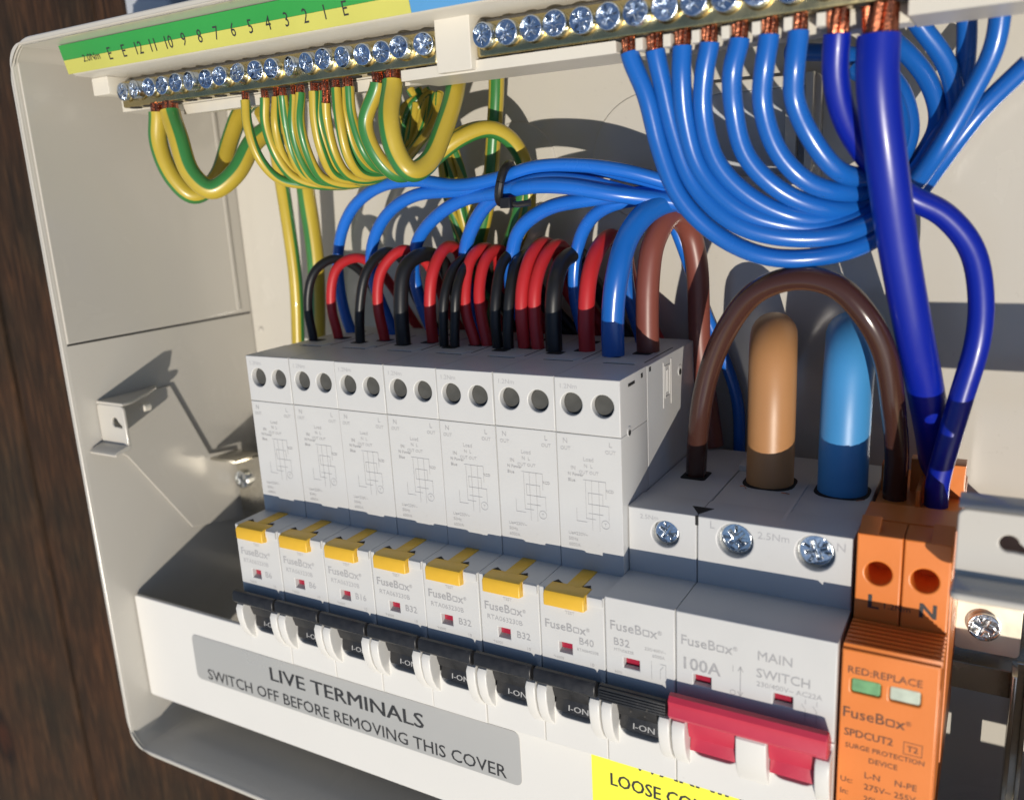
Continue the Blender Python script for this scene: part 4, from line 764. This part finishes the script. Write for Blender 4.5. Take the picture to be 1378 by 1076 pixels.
LABGRP = {}
for name, label, col, grp, dia, pts, cop, tw, ph in CABLES:
    wob = .28 if dia < 6 else .12
    pts = [p if i < 2 or i == len(pts)-1 else tuple(c+random.uniform(-wob, wob) for c in p) for i, p in enumerate(pts)]
    path = smooth_path(catmull([bl(*p)[:] for p in pts], 9), 4)
    mid = pts[0]
    t = thing(name, label, 'cable' if dia > 5 else 'wire', mid, grp or None)
    if cop:
        acc = 0; k = 0
        while acc < cop and k < len(path)-2: acc += (path[k+1]-path[k]).length; k += 1
        cp, path = path[:k+1], path[k:]
        rc = dia*.5*.9; d = (cp[-1]-cp[0]).normalized()
        A = d.orthogonal().normalized(); B = d.cross(A); g = G(); nst = 7
        for s in range(nst):
            a = 2*math.pi*s/nst; rr = rc*.62 if s else 0
            off = [(A*math.cos(a+.03*i)+B*math.sin(a+.03*i))*rr for i in range(len(cp)+1)]
            pp = [cp[i]+off[i] for i in range(len(cp))]
            pp = [pp[0]]+pp[1:]+[path[min(1, len(path)-1)]+off[-1]*.9]
            tube(g, pp, rc*random.uniform(.28, .38), 7)
        part('copper_end', g, 'copper', t)
    g = G(); tube(g, path, dia/2, 22 if dia > 4 else 16, tw, ph)
    part('insulation', g, col, t)

# faint grey lettering along the thick cables' sheaths is too fine to read; stray whiskers of copper lie on the switch top
for i, (x, f) in enumerate(((148, -27), (161, -25.5), (178.5, -28))):
    g = G(); a = random.uniform(0, 3)
    tube(g, [bl(x, f, -26), bl(x+1.2*math.cos(a), f+1.2*math.sin(a), -25.8), bl(x+2.2*math.cos(a+.4), f+2.2*math.sin(a+.4), -26.05)], .13, 6)
    part('wire_whisker', g, 'copper', msw)

# black cable tie round the blue bundle
def loop(c, ax, ay, n=30): return [Vector(c)+Vector(ax)*math.cos(2*math.pi*i/n)+Vector(ay)*math.sin(2*math.pi*i/n) for i in range(n+1)]
tie = thing('cable_tie', 'black cable tie gripping the bundle of blue tails above the breakers', 'cable tie', TIE)
g = G(); tube(g, loop(bl(*TIE), (bl(1.5, 2.4, 1.2)-bl(0, 0, 0))[:] if False else (1.0, -4.6, 0.4), (1.3, .8, 5.3)), 1.25, 10); part('band', g, 'tie', tie)
g = G(); tube(g, [bl(TIE[0]+2, TIE[1]+3, TIE[2]-5.2), bl(TIE[0]+5, TIE[1]+2.5, TIE[2]-6), bl(TIE[0]+8, TIE[1], TIE[2]-5.6)], .9, 8)
box(g, TIE[0]+.6, TIE[0]+4, TIE[1]+1, TIE[1]+5, TIE[2]-6.8, TIE[2]-3.8, .4); part('locking_head', g, 'tie', tie)

for t in breakers[1:]:
    t.location.y += random.uniform(-.16, .16)*S; t.rotation_euler = (math.radians(random.uniform(-.12, .12)), 0, 0)
for o in list(bpy.data.objects):
    if '_o' in o: del o['_o']
for o in ROOTS: o.matrix_basis = TILT @ o.matrix_basis
